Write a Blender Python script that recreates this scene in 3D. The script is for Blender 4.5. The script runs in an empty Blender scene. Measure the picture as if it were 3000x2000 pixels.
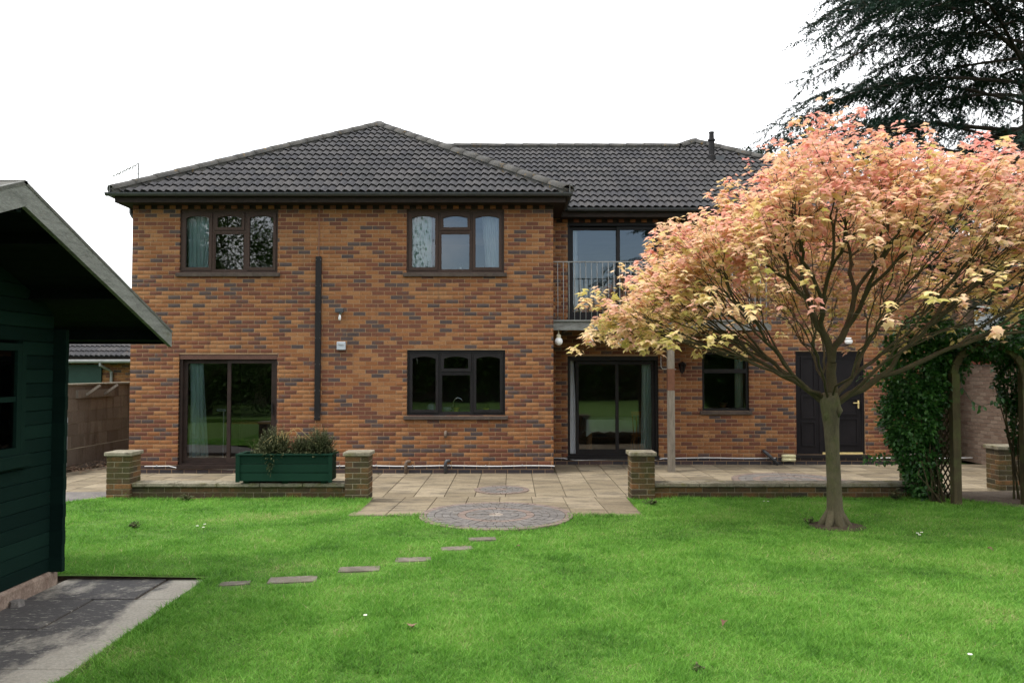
import bpy, bmesh, math, random
import numpy as np
from mathutils import Vector, Matrix

random.seed(7); rng = np.random.default_rng(7)
scene = bpy.context.scene
col = scene.collection
R = math.radians

# ------------------------------------------------------------------ camera
D, H, TH, F = 14.47, 1.85, R(2.1), 2333.33
cd = bpy.data.cameras.new('camera'); cam = bpy.data.objects.new('camera', cd); col.objects.link(cam)
cam.location = (0, -D, H); cam.rotation_euler = (R(90) + TH, 0, 0)
cd.lens = 28; cd.sensor_width = 36; cd.clip_start = .05; cd.clip_end = 3000
scene.camera = cam

# ------------------------------------------------------------------ sky, sun, exposure
SUN_EL, SUN_AZ = R(62), R(248)      # azimuth clockwise from +Y
world = bpy.data.worlds.new('World'); scene.world = world; world.use_nodes = True
wn = world.node_tree.nodes; wl = world.node_tree.links
bg = wn['Background']; bg.inputs['Strength'].default_value = .15
sky = wn.new('ShaderNodeTexSky'); sky.sky_type = 'NISHITA'; sky.sun_disc = False
sky.sun_elevation = SUN_EL; sky.sun_rotation = SUN_AZ
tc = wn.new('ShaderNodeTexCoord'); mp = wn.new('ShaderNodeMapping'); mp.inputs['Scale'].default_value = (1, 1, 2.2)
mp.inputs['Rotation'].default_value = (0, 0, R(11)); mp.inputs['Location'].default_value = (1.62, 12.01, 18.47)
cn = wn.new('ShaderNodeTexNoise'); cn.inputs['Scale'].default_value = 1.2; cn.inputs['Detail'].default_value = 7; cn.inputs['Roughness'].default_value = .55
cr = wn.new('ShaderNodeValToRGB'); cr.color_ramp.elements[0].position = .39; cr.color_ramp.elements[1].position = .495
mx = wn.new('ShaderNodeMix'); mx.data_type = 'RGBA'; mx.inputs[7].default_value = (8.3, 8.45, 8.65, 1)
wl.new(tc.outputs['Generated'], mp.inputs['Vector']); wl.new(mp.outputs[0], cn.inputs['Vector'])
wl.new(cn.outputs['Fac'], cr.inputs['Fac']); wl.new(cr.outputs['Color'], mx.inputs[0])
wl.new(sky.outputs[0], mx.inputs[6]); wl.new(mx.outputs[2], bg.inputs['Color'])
sl = bpy.data.lights.new('sun', 'SUN'); sun = bpy.data.objects.new('sun', sl); col.objects.link(sun)
sl.energy = 1.5; sl.angle = R(11); sl.color = (1, .95, .87)
sd = Vector((math.cos(SUN_EL) * math.sin(SUN_AZ), math.cos(SUN_EL) * math.cos(SUN_AZ), math.sin(SUN_EL)))
sun.rotation_euler = sd.to_track_quat('Z', 'Y').to_euler(); sun.location = (-8, -20, 25)
vs = scene.view_settings; vs.view_transform = 'Standard'; vs.look = 'None'; vs.gamma = 1; vs.exposure = 0.95
vs.use_curve_mapping = False

# ------------------------------------------------------------------ photo pixel (3000x2000) -> point on a known plane
cT, sT = math.cos(TH), math.sin(TH)
def ray(px, py):
    u = (px - 1500) / F; v = (1000 - py) / F
    return u, cT - v * sT, sT + v * cT
def W(px, py, Y):
    r = ray(px, py); t = (Y + D) / r[1]; return r[0] * t, H + r[2] * t
def G(px, py, Z=0.):
    r = ray(px, py); t = (Z - H) / r[2]; return r[0] * t, -D + r[1] * t

# ------------------------------------------------------------------ materials
MATS = {}
def newmat(name):
    m = bpy.data.materials.new(name); m.use_nodes = True; MATS[name] = m
    nt = m.node_tree; return m, nt.nodes, nt.links, nt.nodes['Principled BSDF']
def noise(n, l, scale, detail=5, rough=.6, vec=None, stretch=None):
    t = n.new('ShaderNodeTexNoise'); t.inputs['Scale'].default_value = scale; t.inputs['Detail'].default_value = detail
    t.inputs['Roughness'].default_value = rough
    g = vec or n.new('ShaderNodeNewGeometry').outputs['Position']
    if stretch:
        q = n.new('ShaderNodeMapping'); q.inputs['Scale'].default_value = stretch; l.new(g, q.inputs['Vector']); g = q.outputs[0]
    l.new(g, t.inputs['Vector']); return t.outputs['Fac']
def ramp(n, l, fac, stops):
    r = n.new('ShaderNodeValToRGB'); e = r.color_ramp.elements
    while len(e) < len(stops): e.new(.5)
    for i, (p, c) in enumerate(stops):
        e[i].position = p; e[i].color = (c[0], c[1], c[2], 1)
    l.new(fac, r.inputs['Fac']); return r.outputs['Color']
def mathn(n, l, op, a, b=None, clamp=False):
    m = n.new('ShaderNodeMath'); m.operation = op; m.use_clamp = clamp
    for i, v in enumerate((a, b)):
        if v is None: continue
        if isinstance(v, (int, float)): m.inputs[i].default_value = v
        else: l.new(v, m.inputs[i])
    return m.outputs[0]
def mixc(n, l, fac, a, b, mode='MIX'):
    m = n.new('ShaderNodeMix'); m.data_type = 'RGBA'; m.blend_type = mode
    for i, v in ((0, fac), (6, a), (7, b)):
        if isinstance(v, (int, float)): m.inputs[i].default_value = v
        elif isinstance(v, tuple): m.inputs[i].default_value = (v[0], v[1], v[2], 1)
        else: l.new(v, m.inputs[i])
    return m.outputs[2]
def tone_value(n, l):
    a = n.new('ShaderNodeAttribute'); a.attribute_name = 'tone'
    b = n.new('ShaderNodeAttribute'); b.attribute_type = 'OBJECT'; b.attribute_name = 'tone'
    return mathn(n, l, 'ADD', a.outputs['Fac'], b.outputs['Fac'])
def mat(name, stops, tone=False, scale=8, tvar=.1, rough=.8, bump=0., bscale=60, fine=.25, fscale=50, stains=(), stretch=None, spec=.3, detail=5):
    """stops: colour ramp driven by noise, or by each piece's own tone; stains: (colour, scale, lo, hi[, stretch])"""
    m, n, l, p = newmat(name)
    f = noise(n, l, scale, detail, stretch=stretch)
    if tone:
        f = mathn(n, l, 'ADD', tone_value(n, l), mathn(n, l, 'MULTIPLY', mathn(n, l, 'SUBTRACT', f, .5), tvar * 2))
    c = ramp(n, l, f, stops)
    for s in stains:
        k = noise(n, l, s[1], 6, .65, stretch=s[4] if len(s) > 4 else None)
        k = ramp(n, l, k, [(s[2], (0, 0, 0)), (s[3], (1, 1, 1))])
        c = mixc(n, l, k, c, s[0])
    if fine:
        q = noise(n, l, fscale, 4, .7, stretch=stretch)
        q = ramp(n, l, q, [(.25, (1 - fine,) * 3), (.75, (1 + fine,) * 3)])
        c = mixc(n, l, 1., c, q, 'MULTIPLY')
    l.new(c, p.inputs['Base Color'])
    p.inputs['Roughness'].default_value = rough; p.inputs['Specular IOR Level'].default_value = spec
    if bump:
        b = n.new('ShaderNodeBump'); b.inputs['Strength'].default_value = bump; b.inputs['Distance'].default_value = .01
        l.new(noise(n, l, bscale, 6, .7, stretch=stretch), b.inputs['Height']); l.new(b.outputs[0], p.inputs['Normal'])
    return m
def leafmat(name, stops, tvar=.15, scale=3, trans=.45, rough=.55, spec=.25):
    m, n, l, p = newmat(name)
    f = mathn(n, l, 'ADD', tone_value(n, l), mathn(n, l, 'MULTIPLY', mathn(n, l, 'SUBTRACT', noise(n, l, scale, 3), .5), tvar * 2))
    c = ramp(n, l, f, stops); l.new(c, p.inputs['Base Color'])
    p.inputs['Roughness'].default_value = rough; p.inputs['Specular IOR Level'].default_value = spec
    if trans:
        t = n.new('ShaderNodeBsdfTranslucent'); l.new(c, t.inputs['Color'])
        x = n.new('ShaderNodeMixShader'); x.inputs[0].default_value = trans
        l.new(p.outputs[0], x.inputs[1]); l.new(t.outputs[0], x.inputs[2]); l.new(x.outputs[0], n['Material Output'].inputs['Surface'])
    return m
def glassmat(name, ior=1.9, tint=(.93, .97, .955)):
    m, n, l, p = newmat(name); n.remove(p)
    t = n.new('ShaderNodeBsdfTransparent'); t.inputs[0].default_value = (*tint, 1)
    g = n.new('ShaderNodeBsdfGlossy'); g.inputs['Roughness'].default_value = .01
    b = n.new('ShaderNodeBump'); b.inputs['Strength'].default_value = .02; b.inputs['Distance'].default_value = .02
    l.new(noise(n, l, 1.6, 1), b.inputs['Height']); l.new(b.outputs[0], g.inputs['Normal'])
    f = n.new('ShaderNodeFresnel'); f.inputs['IOR'].default_value = ior
    x = n.new('ShaderNodeMixShader'); l.new(f.outputs[0], x.inputs[0]); l.new(t.outputs[0], x.inputs[1]); l.new(g.outputs[0], x.inputs[2])
    l.new(x.outputs[0], n['Material Output'].inputs['Surface']); return m

BRICK = mat('brick', [(0, (.058, .043, .041)), (.12, (.078, .055, .048)), (.17, (.108, .043, .027)), (.44, (.148, .055, .029)),
                      (.50, (.194, .077, .029)), (.78, (.234, .100, .038)), (1, (.266, .128, .053))],
            tone=True, scale=11, tvar=.13, rough=.92, bump=.8, bscale=60, fine=.42, fscale=95,
            stains=(((.115, .05, .028), 26, .56, .70), ((.06, .038, .028), 1.1, .56, .95), ((.08, .048, .034), 1.6, .58, .85, (4, 4, .35)), ((.28, .17, .09), 40, .67, .72)))
MORTAR = mat('mortar', [(.3, (.22, .135, .075)), (.7, (.29, .19, .11))], scale=5, rough=.95, bump=.4, bscale=120)
PLINTH = mat('plinth_brick', [(0, (.022, .02, .024)), (.6, (.035, .028, .03)), (1, (.06, .036, .033))], tone=True, scale=8, rough=.6, bump=.3, fine=.3)
MOSSBRICK = mat('weathered_brick', [(0, (.04, .033, .023)), (.35, (.08, .046, .022)), (.7, (.12, .066, .028)), (1, (.18, .085, .032))], tone=True, scale=7, tvar=.15,
                rough=.95, bump=.9, bscale=60, fine=.4, stains=(((.052, .048, .015), 4, .42, .64), ((.2, .19, .16), 28, .67, .72)))
MOSSMORTAR = mat('weathered_mortar', [(.3, (.17, .14, .09)), (.7, (.30, .26, .18))], scale=6, rough=.95, bump=.6)
COPING = mat('coping_stone', [(.3, (.15, .132, .09)), (.7, (.27, .24, .18))], scale=6, rough=.95, bump=.9, bscale=70, fine=.35,
             stains=(((.07, .06, .04), 9, .52, .68), ((.13, .12, .04), 5, .55, .7)))
TILE = mat('roof_tile', [(0, (.042, .041, .044)), (.5, (.052, .050, .051)), (1, (.066, .062, .061))], tone=True, scale=3, tvar=.15, rough=.85, spec=.2, bump=.5, bscale=90, fine=.25,
           stains=(((.26, .255, .22), 19, .655, .70, (1, 2.4, 2.4)), ((.22, .11, .03), 8, .69, .75), ((.035, .036, .034), 1.6, .5, .8)))
RIDGE = mat('ridge_tile', [(.3, (.04, .039, .038)), (.7, (.085, .08, .07))], scale=6, rough=.9, bump=.7, bscale=60, fine=.35,
            stains=(((.17, .105, .03), 7, .60, .70), ((.19, .19, .17), 30, .64, .7)))
GUTTER = mat('gutter_black', [(.3, (.028, .03, .034)), (.7, (.05, .052, .055))], scale=5, rough=.45, spec=.5)
FASCIA = mat('fascia_brown', [(.3, (.014, .010, .008)), (.7, (.026, .018, .013))], scale=6, rough=.7, spec=.15, stretch=(1, 1, 8))
BROWNWOOD = mat('brown_window_wood', [(.3, (.032, .019, .014)), (.7, (.055, .033, .024))], scale=14, rough=.6, spec=.2, stretch=(3, 3, 3), bump=.2)
BLACKFRAME = mat('black_frame', [(.3, (.009, .008, .008)), (.7, (.014, .012, .012))], scale=6, rough=.5, spec=.2)
DARKBROWN = mat('dark_brown_frame', [(.3, (.018, .012, .010)), (.7, (.032, .020, .016))], scale=6, rough=.5, spec=.2)
SILL = mat('sill_stone', [(.3, (.05, .037, .03)), (.7, (.085, .064, .05))], scale=9, rough=.9, bump=.6, fine=.3)
GLASS = glassmat('window_glass', 2.15)
DARKGLASS = glassmat('shed_glass', 1.5, (.5, .45, .45))
ROOMWALL = mat('room_wall', [(.3, (.20, .19, .17)), (.7, (.24, .23, .20))], scale=2, rough=.9)
ROOMFLOOR = mat('room_floor', [(.3, (.13, .085, .05)), (.7, (.19, .125, .075))], scale=4, rough=.5, stretch=(1, 9, 1))
CURTAIN = mat('curtain_cloth', [(.3, (.60, .76, .74)), (.7, (.66, .82, .80))], scale=3, rough=.9, fine=.05)
NETCURTAIN = mat('white_curtain_cloth', [(.3, (.62, .64, .66)), (.7, (.72, .74, .76))], scale=3, rough=.9, fine=.05)
SLAB = mat('patio_slab', [(0, (.175, .14, .09)), (.5, (.23, .187, .122)), (1, (.285, .235, .16))], tone=True, scale=3, tvar=.25, rough=.93, bump=.5, bscale=60, fine=.2, fscale=30,
           stains=(((.085, .072, .055), 1.7, .47, .70, (1, 2.6, 1)), ((.085, .07, .054), 12, .57, .68, (1, 2.8, 1)), ((.33, .30, .25), 30, .70, .73)))
JOINT = mat('joint_sand', [(.3, (.055, .045, .03)), (.7, (.11, .09, .06))], scale=8, rough=1)
PAVER = mat('circle_paver', [(0, (.115, .105, .098)), (.45, (.18, .165, .15)), (.5, (.18, .135, .112)), (.9, (.215, .165, .138)), (1, (.34, .30, .245))], tone=True, scale=6, tvar=.06, rough=.95,
            bump=.6, bscale=70, fine=.3, stains=(((.12, .10, .08), 6, .54, .68), ((.34, .30, .25), 17, .62, .7)))
CONCRETE, n, l, p = newmat('path_concrete')
c = ramp(n, l, noise(n, l, 2.5), [(.25, (.26, .23, .185)), (.75, (.38, .345, .28))])
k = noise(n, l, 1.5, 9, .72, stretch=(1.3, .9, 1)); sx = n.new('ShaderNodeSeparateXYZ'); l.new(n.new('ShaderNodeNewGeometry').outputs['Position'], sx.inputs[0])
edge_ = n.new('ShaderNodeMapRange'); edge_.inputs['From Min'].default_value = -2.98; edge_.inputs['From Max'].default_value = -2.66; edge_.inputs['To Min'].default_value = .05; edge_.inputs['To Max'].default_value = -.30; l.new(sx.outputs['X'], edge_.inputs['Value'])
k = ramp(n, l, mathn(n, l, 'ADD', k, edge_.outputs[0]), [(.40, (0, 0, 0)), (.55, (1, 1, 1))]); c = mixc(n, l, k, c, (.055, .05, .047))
c = mixc(n, l, ramp(n, l, noise(n, l, 24, 6, .7, stretch=(.6, 1.6, 1)), [(.57, (0, 0, 0)), (.66, (.8, .8, .8))]), c, (.30, .28, .235))
c = mixc(n, l, 1., c, ramp(n, l, noise(n, l, 60, 4, .7), [(.25, (.68,) * 3), (.75, (1.3,) * 3)]), 'MULTIPLY'); l.new(c, p.inputs['Base Color']); p.inputs['Roughness'].default_value = .93
b = n.new('ShaderNodeBump'); b.inputs['Strength'].default_value = .6; b.inputs['Distance'].default_value = .01; l.new(noise(n, l, 45, 6, .7), b.inputs['Height']); l.new(b.outputs[0], p.inputs['Normal'])
STONE = mat('stepping_stone', [(.3, (.11, .095, .07)), (.7, (.19, .165, .13))], scale=6, rough=.95, bump=.6, fine=.3, stains=(((.09, .08, .06), 4, .5, .68),))
TARMAC = mat('side_path', [(.3, (.10, .09, .085)), (.7, (.17, .155, .14))], scale=5, rough=.95, bump=.6, fine=.35, stains=(((.34, .30, .22), 9, .62, .7),))
SHEDBASE = mat('shed_base_concrete', [(.3, (.16, .11, .085)), (.7, (.30, .23, .18))], scale=9, rough=1, bump=1., bscale=40, fine=.4)
GREYWOOD = mat('weathered_grey_wood', [(.25, (.10, .10, .09)), (.5, (.165, .165, .152)), (.8, (.22, .22, .205))], scale=5, rough=.9, bump=.6, bscale=30, stretch=(1, 1.2, 9), fine=.3, fscale=20,
               stains=(((.10, .105, .05), 3, .62, .75),))
POSTWOOD = mat('post_wood', [(.3, (.13, .11, .085)), (.7, (.22, .19, .15))], scale=7, rough=.9, bump=.4, bscale=30, stretch=(6, 6, .6), fine=.25)
ARCHWOOD = mat('mossy_arch_wood', [(.3, (.045, .035, .018)), (.7, (.08, .062, .03))], scale=7, rough=.9, bump=.4, bscale=30, stretch=(6, 6, .6), stains=(((.08, .09, .03), 4, .5, .7),))
SHEDGREEN = mat('shed_green', [(0, (.003, .011, .009)), (1, (.006, .019, .014))], tone=True, scale=6, tvar=.25, rough=.75, spec=.06, bump=.35, bscale=25, stretch=(1, 1, 8), fine=.25,
                stains=(((.20, .16, .10), 26, .74, .77),))
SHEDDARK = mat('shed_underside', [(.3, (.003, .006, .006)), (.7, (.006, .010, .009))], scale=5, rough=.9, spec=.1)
FELT = mat('roof_felt', [(.3, (.06, .06, .055)), (.7, (.12, .115, .10))], scale=9, rough=1, bump=.6, fine=.3)
PLANTERGREEN = mat('planter_green', [(0, (.004, .021, .012)), (1, (.007, .031, .018))], tone=True, scale=6, tvar=.2, rough=.7, spec=.1, bump=.25, bscale=25, stretch=(1, 1, 8))
SOIL = mat('soil', [(.3, (.035, .024, .015)), (.7, (.07, .05, .032))], scale=14, rough=1, bump=1., bscale=40, fine=.4)
TURF = mat('turf', [(.3, (.05, .105, .014)), (.7, (.09, .17, .024))], scale=6, rough=1, bump=1., bscale=60, fine=.35, stains=(((.10, .11, .03), 1.3, .6, .75),))
GRASS = leafmat('grass_blade', [(0, (.045, .13, .014)), (.3, (.115, .295, .033)), (.62, (.19, .405, .056)), (.88, (.28, .44, .10)), (1, (.44, .39, .19))], tvar=.55, scale=1.3, trans=.4, rough=.5, spec=.25)
BARK = mat('maple_bark', [(.3, (.055, .047, .026)), (.7, (.10, .086, .05))], scale=7, rough=.95, bump=.8, bscale=35, fine=.3, stretch=(1, 1, .4),
           stains=(((.33, .33, .26), 16, .68, .73), ((.06, .065, .02), 3, .5, .7)))
TWIG = mat('maple_twig', [(.3, (.035, .028, .013)), (.7, (.065, .052, .024))], scale=6, rough=.95, bump=.4)
MAPLE = leafmat('maple_leaf', [(0, (.52, .46, .13)), (.2, (.76, .61, .26)), (.45, (.81, .58, .35)), (.7, (.81, .46, .36)), (1, (.75, .33, .29))], tvar=.12, scale=5, trans=.45, rough=.6)
CEDARLEAF = leafmat('cedar_needles', [(0, (.008, .022, .014)), (.6, (.018, .042, .027)), (1, (.035, .07, .03))], tvar=.25, scale=1, trans=.15, rough=.6)
CEDARBARK = mat('cedar_bark', [(.3, (.03, .022, .016)), (.7, (.055, .042, .03))], scale=5, rough=1, bump=.6)
CLIMBER = leafmat('climber_leaf', [(0, (.014, .048, .010)), (.5, (.038, .12, .022)), (1, (.095, .22, .045))], tvar=.3, scale=2.5, trans=.25, rough=.4, spec=.4)
HERB = leafmat('herb_leaf', [(0, (.032, .042, .016)), (.5, (.075, .088, .036)), (1, (.145, .135, .065))], tvar=.3, scale=6, trans=.15, rough=.8)
STRAW = leafmat('dry_stem', [(0, (.35, .25, .09)), (1, (.55, .47, .20))], trans=.2)
BACKLEAF = leafmat('back_tree_leaf', [(0, (.03, .06, .012)), (.5, (.055, .11, .022)), (1, (.10, .17, .04))], tvar=.3, scale=.8, trans=.3)
WHITE = mat('white_plastic', [(.3, (.70, .70, .69)), (.7, (.78, .78, .77))], scale=4, rough=.4, fine=.05)
CREAM = mat('cream_plastic', [(.3, (.52, .47, .33)), (.7, (.60, .55, .40))], scale=6, rough=.6, fine=.1)
GREYMETAL = mat('galvanised_rail', [(.3, (.15, .15, .14)), (.7, (.23, .23, .22))], scale=9, rough=.45, fine=.2, stains=(((.18, .12, .08), 12, .62, .72),))
GREYBOX = mat('grey_plastic', [(.3, (.33, .36, .39)), (.7, (.40, .43, .46))], scale=5, rough=.5, fine=.1)
BRASS = mat('brass', [(.3, (.55, .42, .16)), (.7, (.68, .54, .24))], scale=9, rough=.35, spec=.8)
COPPER = mat('copper_pipe', [(.3, (.16, .07, .04)), (.7, (.22, .10, .06))], scale=9, rough=.5)
PIPEBROWN = mat('brown_pipe', [(.3, (.10, .07, .05)), (.7, (.15, .11, .08))], scale=9, rough=.6)
BLACKDOOR = mat('black_door_paint', [(.3, (.007, .006, .007)), (.7, (.011, .009, .010))], scale=6, rough=.55, spec=.15)
RENDERBLOCK = mat('rendered_block', [(0, (.125, .10, .075)), (.5, (.16, .13, .10)), (1, (.21, .175, .135))], tone=True, scale=3, tvar=.3, rough=1, bump=.8, bscale=60, fine=.3,
                  stains=(((.09, .065, .045), 2, .52, .7, (2.5, 2.5, .5)), ((.34, .30, .24), 26, .68, .73)))
PINKBRICK = mat('garage_brick', [(0, (.14, .09, .065)), (.5, (.18, .125, .092)), (1, (.22, .16, .12))], tone=True, scale=8, rough=.95, bump=.5, fine=.25)
REDFASCIA = mat('red_fascia', [(.3, (.16, .045, .032)), (.7, (.21, .065, .045))], scale=4, rough=.6)
GARAGEGREEN = mat("garage_door_green", [(.3, (.004, .026, .018)), (.7, (.007, .036, .025))], scale=4, rough=.5)
PALEGUTTER = mat("pale_gutter", [(.3, (.16, .165, .16)), (.7, (.22, .225, .22))], scale=6, rough=.6)
YELLOWPOT = mat('yellow_pot', [(.3, (.55, .50, .06)), (.7, (.62, .57, .09))], scale=6, rough=.5, fine=.05)
CHROME, _n, _l, _p = newmat('chrome'); _p.inputs['Base Color'].default_value = (.8, .8, .8, 1); _p.inputs['Metallic'].default_value = 1; _p.inputs['Roughness'].default_value = .15
PINE = mat('pine_wood', [(.3, (.32, .15, .05)), (.7, (.42, .21, .075))], scale=6, rough=.5, stretch=(1, 1, .2))
LINEN = mat('table_linen', [(.3, (.66, .74, .71)), (.7, (.72, .79, .76))], scale=4, rough=.9, fine=.05)
WICKER = mat('wicker', [(.3, (.16, .10, .05)), (.7, (.28, .18, .09))], scale=40, rough=.9, bump=.6)
DEADLEAF = leafmat('dead_leaf', [(0, (.10, .045, .025)), (1, (.26, .18, .11))], trans=.1)
FOAM = mat('insulation_foam', [(.3, (.55, .50, .28)), (.7, (.66, .61, .38))], scale=25, rough=1, bump=.6)
INTDARK = mat('dark_furniture', [(.3, (.03, .025, .03)), (.7, (.06, .05, .055))], scale=5, rough=.6)

# ------------------------------------------------------------------ mesh helpers
class MB:
    def __init__(s): s.v = []; s.f = []; s.t = []; s.tone = 0.
    def quadface(s, *idx): s.f.append(idx); s.t.append(s.tone)
    def add(s, vs, fs):
        b = len(s.v); s.v += [tuple(v) for v in vs]
        for f in fs: s.f.append(tuple(i + b for i in f)); s.t.append(s.tone)
        return s
    def box(s, x0, x1, y0, y1, z0, z1):
        vs = [(x, y, z) for x in (x0, x1) for y in (y0, y1) for z in (z0, z1)]
        return s.add(vs, [(0, 1, 3, 2), (4, 6, 7, 5), (0, 4, 5, 1), (2, 3, 7, 6), (0, 2, 6, 4), (1, 5, 7, 3)])
    def bar(s, a, b, w, h, up=(0, 0, 1)):
        """rectangular bar between two points"""
        a = Vector(a); b = Vector(b); d = (b - a).normalized(); u = Vector(up)
        sx = d.cross(u); sx = sx.normalized() if sx.length > 1e-6 else Vector((1, 0, 0)); sz = sx.cross(d).normalized()
        vs = [p + sx * (w / 2 * i) + sz * (h / 2 * j) for p in (a, b) for i, j in ((-1, -1), (1, -1), (1, 1), (-1, 1))]
        return s.add(vs, [(3, 2, 1, 0), (4, 5, 6, 7), (0, 1, 5, 4), (1, 2, 6, 5), (2, 3, 7, 6), (3, 0, 4, 7)])
    def tube(s, pts, rad, n=8, cap=True):
        pts = [Vector(p) for p in pts]; rad = rad if isinstance(rad, (list, tuple)) else [rad] * len(pts)
        rings = []; prev = None
        for i, p in enumerate(pts):
            d = (pts[min(i + 1, len(pts) - 1)] - pts[max(i - 1, 0)])
            d = d.normalized() if d.length > 1e-9 else Vector((0, 0, 1))
            if prev is None:
                a = d.cross(Vector((0, 0, 1)));
                if a.length < 1e-3: a = d.cross(Vector((1, 0, 0)))
            else: a = prev - d * prev.dot(d)
            a.normalize(); prev = a; b = d.cross(a)
            rings.append([p + (a * math.cos(2 * math.pi * k / n) + b * math.sin(2 * math.pi * k / n)) * rad[i] for k in range(n)])
        vs = [v for r in rings for v in r]; fs = []
        for i in range(len(rings) - 1):
            for k in range(n):
                fs.append((i * n + k, i * n + (k + 1) % n, (i + 1) * n + (k + 1) % n, (i + 1) * n + k))
        if cap: fs.append(tuple(range(n))[::-1]); fs.append(tuple((len(rings) - 1) * n + k for k in range(n)))
        return s.add(vs, fs)
    def lathe(s, c, prof, n=16, ax='z'):
        vs = []; c = Vector(c)
        for r, z in prof:
            for k in range(n):
                a = 2 * math.pi * k / n
                o = Vector((r * math.cos(a), r * math.sin(a), z)) if ax == 'z' else Vector((r * math.cos(a), -z, r * math.sin(a)))
                vs.append(c + o)
        fs = [(i * n + k, i * n + (k + 1) % n, (i + 1) * n + (k + 1) % n, (i + 1) * n + k) for i in range(len(prof) - 1) for k in range(n)]
        return s.add(vs, fs)
    def prism(s, poly, z0, z1):
        n = len(poly)
        vs = [(x, y, z0) for x, y in poly] + [(x, y, z1) for x, y in poly]
        fs = [tuple(range(n))[::-1], tuple(range(n, 2 * n))] + [(i, (i + 1) % n, n + (i + 1) % n, n + i) for i in range(n)]
        return s.add(vs, fs)
    def mesh(s, name, m, smooth=False):
        me = bpy.data.meshes.new(name); me.from_pydata(s.v, [], s.f); me.materials.append(m)
        if any(s.t):
            a = me.attributes.new('tone', 'FLOAT', 'FACE'); a.data.foreach_set('value', s.t)
        if smooth: me.polygons.foreach_set('use_smooth', [True] * len(me.polygons))
        me.update(); return me
    def build(s, name, m, parent=None, smooth=False, fixn=True, bevel=0, **kw):
        me = s.mesh(name, m, smooth)
        if fixn or bevel:
            bm = bmesh.new(); bm.from_mesh(me)
            if bevel: bmesh.ops.bevel(bm, geom=bm.edges[:], offset=bevel, segments=1, affect='EDGES')
            bmesh.ops.recalc_face_normals(bm, faces=bm.faces[:]); bm.to_mesh(me); bm.free()
        return link(name, me, parent, **kw)

WM = {}
def wm(o): return WM.get(o.name, Matrix.Identity(4))
def link(name, me, parent=None, M=None, **kw):
    o = bpy.data.objects.new(name, me); col.objects.link(o)
    if M is not None: o.matrix_basis = M; WM[o.name] = M.copy()
    if parent is not None:
        o.parent = parent; o.matrix_parent_inverse = wm(parent).inverted()
    for k, v in kw.items(): o[k] = v
    return o
def thing(name, label, cat, loc=(0, 0, 0), group=None):
    o = bpy.data.objects.new(name, None); col.objects.link(o); o.location = loc; o.empty_display_size = .2
    WM[o.name] = Matrix.Translation(loc)
    o['label'] = label; o['category'] = cat
    if group: o['group'] = group
    return o
def tag(o, label, cat, group=None):
    o['label'] = label; o['category'] = cat
    if group: o['group'] = group
    return o
def struct(o): o['kind'] = 'structure'; return o

def scatter(name, tv, tf, mats3, pos, tones, m, parent=None, smooth=False, **kw):
    """one mesh from many transformed copies of a small template (tv verts, tf faces of equal length)"""
    tv = np.asarray(tv, float); tf = np.asarray(tf, int); N = len(pos); k = len(tv); fl = tf.shape[1]
    V = np.einsum('nij,kj->nki', mats3, tv) + pos[:, None, :]
    Fi = (tf[None] + (np.arange(N) * k)[:, None, None]).reshape(-1, fl)
    me = bpy.data.meshes.new(name); me.vertices.add(N * k); me.vertices.foreach_set('co', V.reshape(-1).astype(np.float32))
    nf = len(Fi); me.loops.add(nf * fl); me.loops.foreach_set('vertex_index', Fi.reshape(-1).astype(np.int32))
    me.polygons.add(nf); me.polygons.foreach_set('loop_start', (np.arange(nf) * fl).astype(np.int32))
    me.materials.append(m)
    a = me.attributes.new('tone', 'FLOAT', 'FACE'); a.data.foreach_set('value', np.repeat(np.asarray(tones, np.float32), len(tf)))
    me.update(calc_edges=True); me.validate()
    if smooth: me.polygons.foreach_set('use_smooth', [True] * nf)
    return link(name, me, parent, **kw)
def frames(d, up=None, spin=None):
    """rotation matrices whose y axis is d, z axis near up"""
    d = d / np.maximum(np.linalg.norm(d, axis=1, keepdims=True), 1e-9)
    if up is None: up = np.tile([0, 0, 1.], (len(d), 1))
    x = np.cross(d, up); nx = np.linalg.norm(x, axis=1, keepdims=True); x = np.where(nx < 1e-4, [[1., 0, 0]], x / np.maximum(nx, 1e-9))
    z = np.cross(x, d)
    return np.stack([x, d, z], axis=2)

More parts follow.
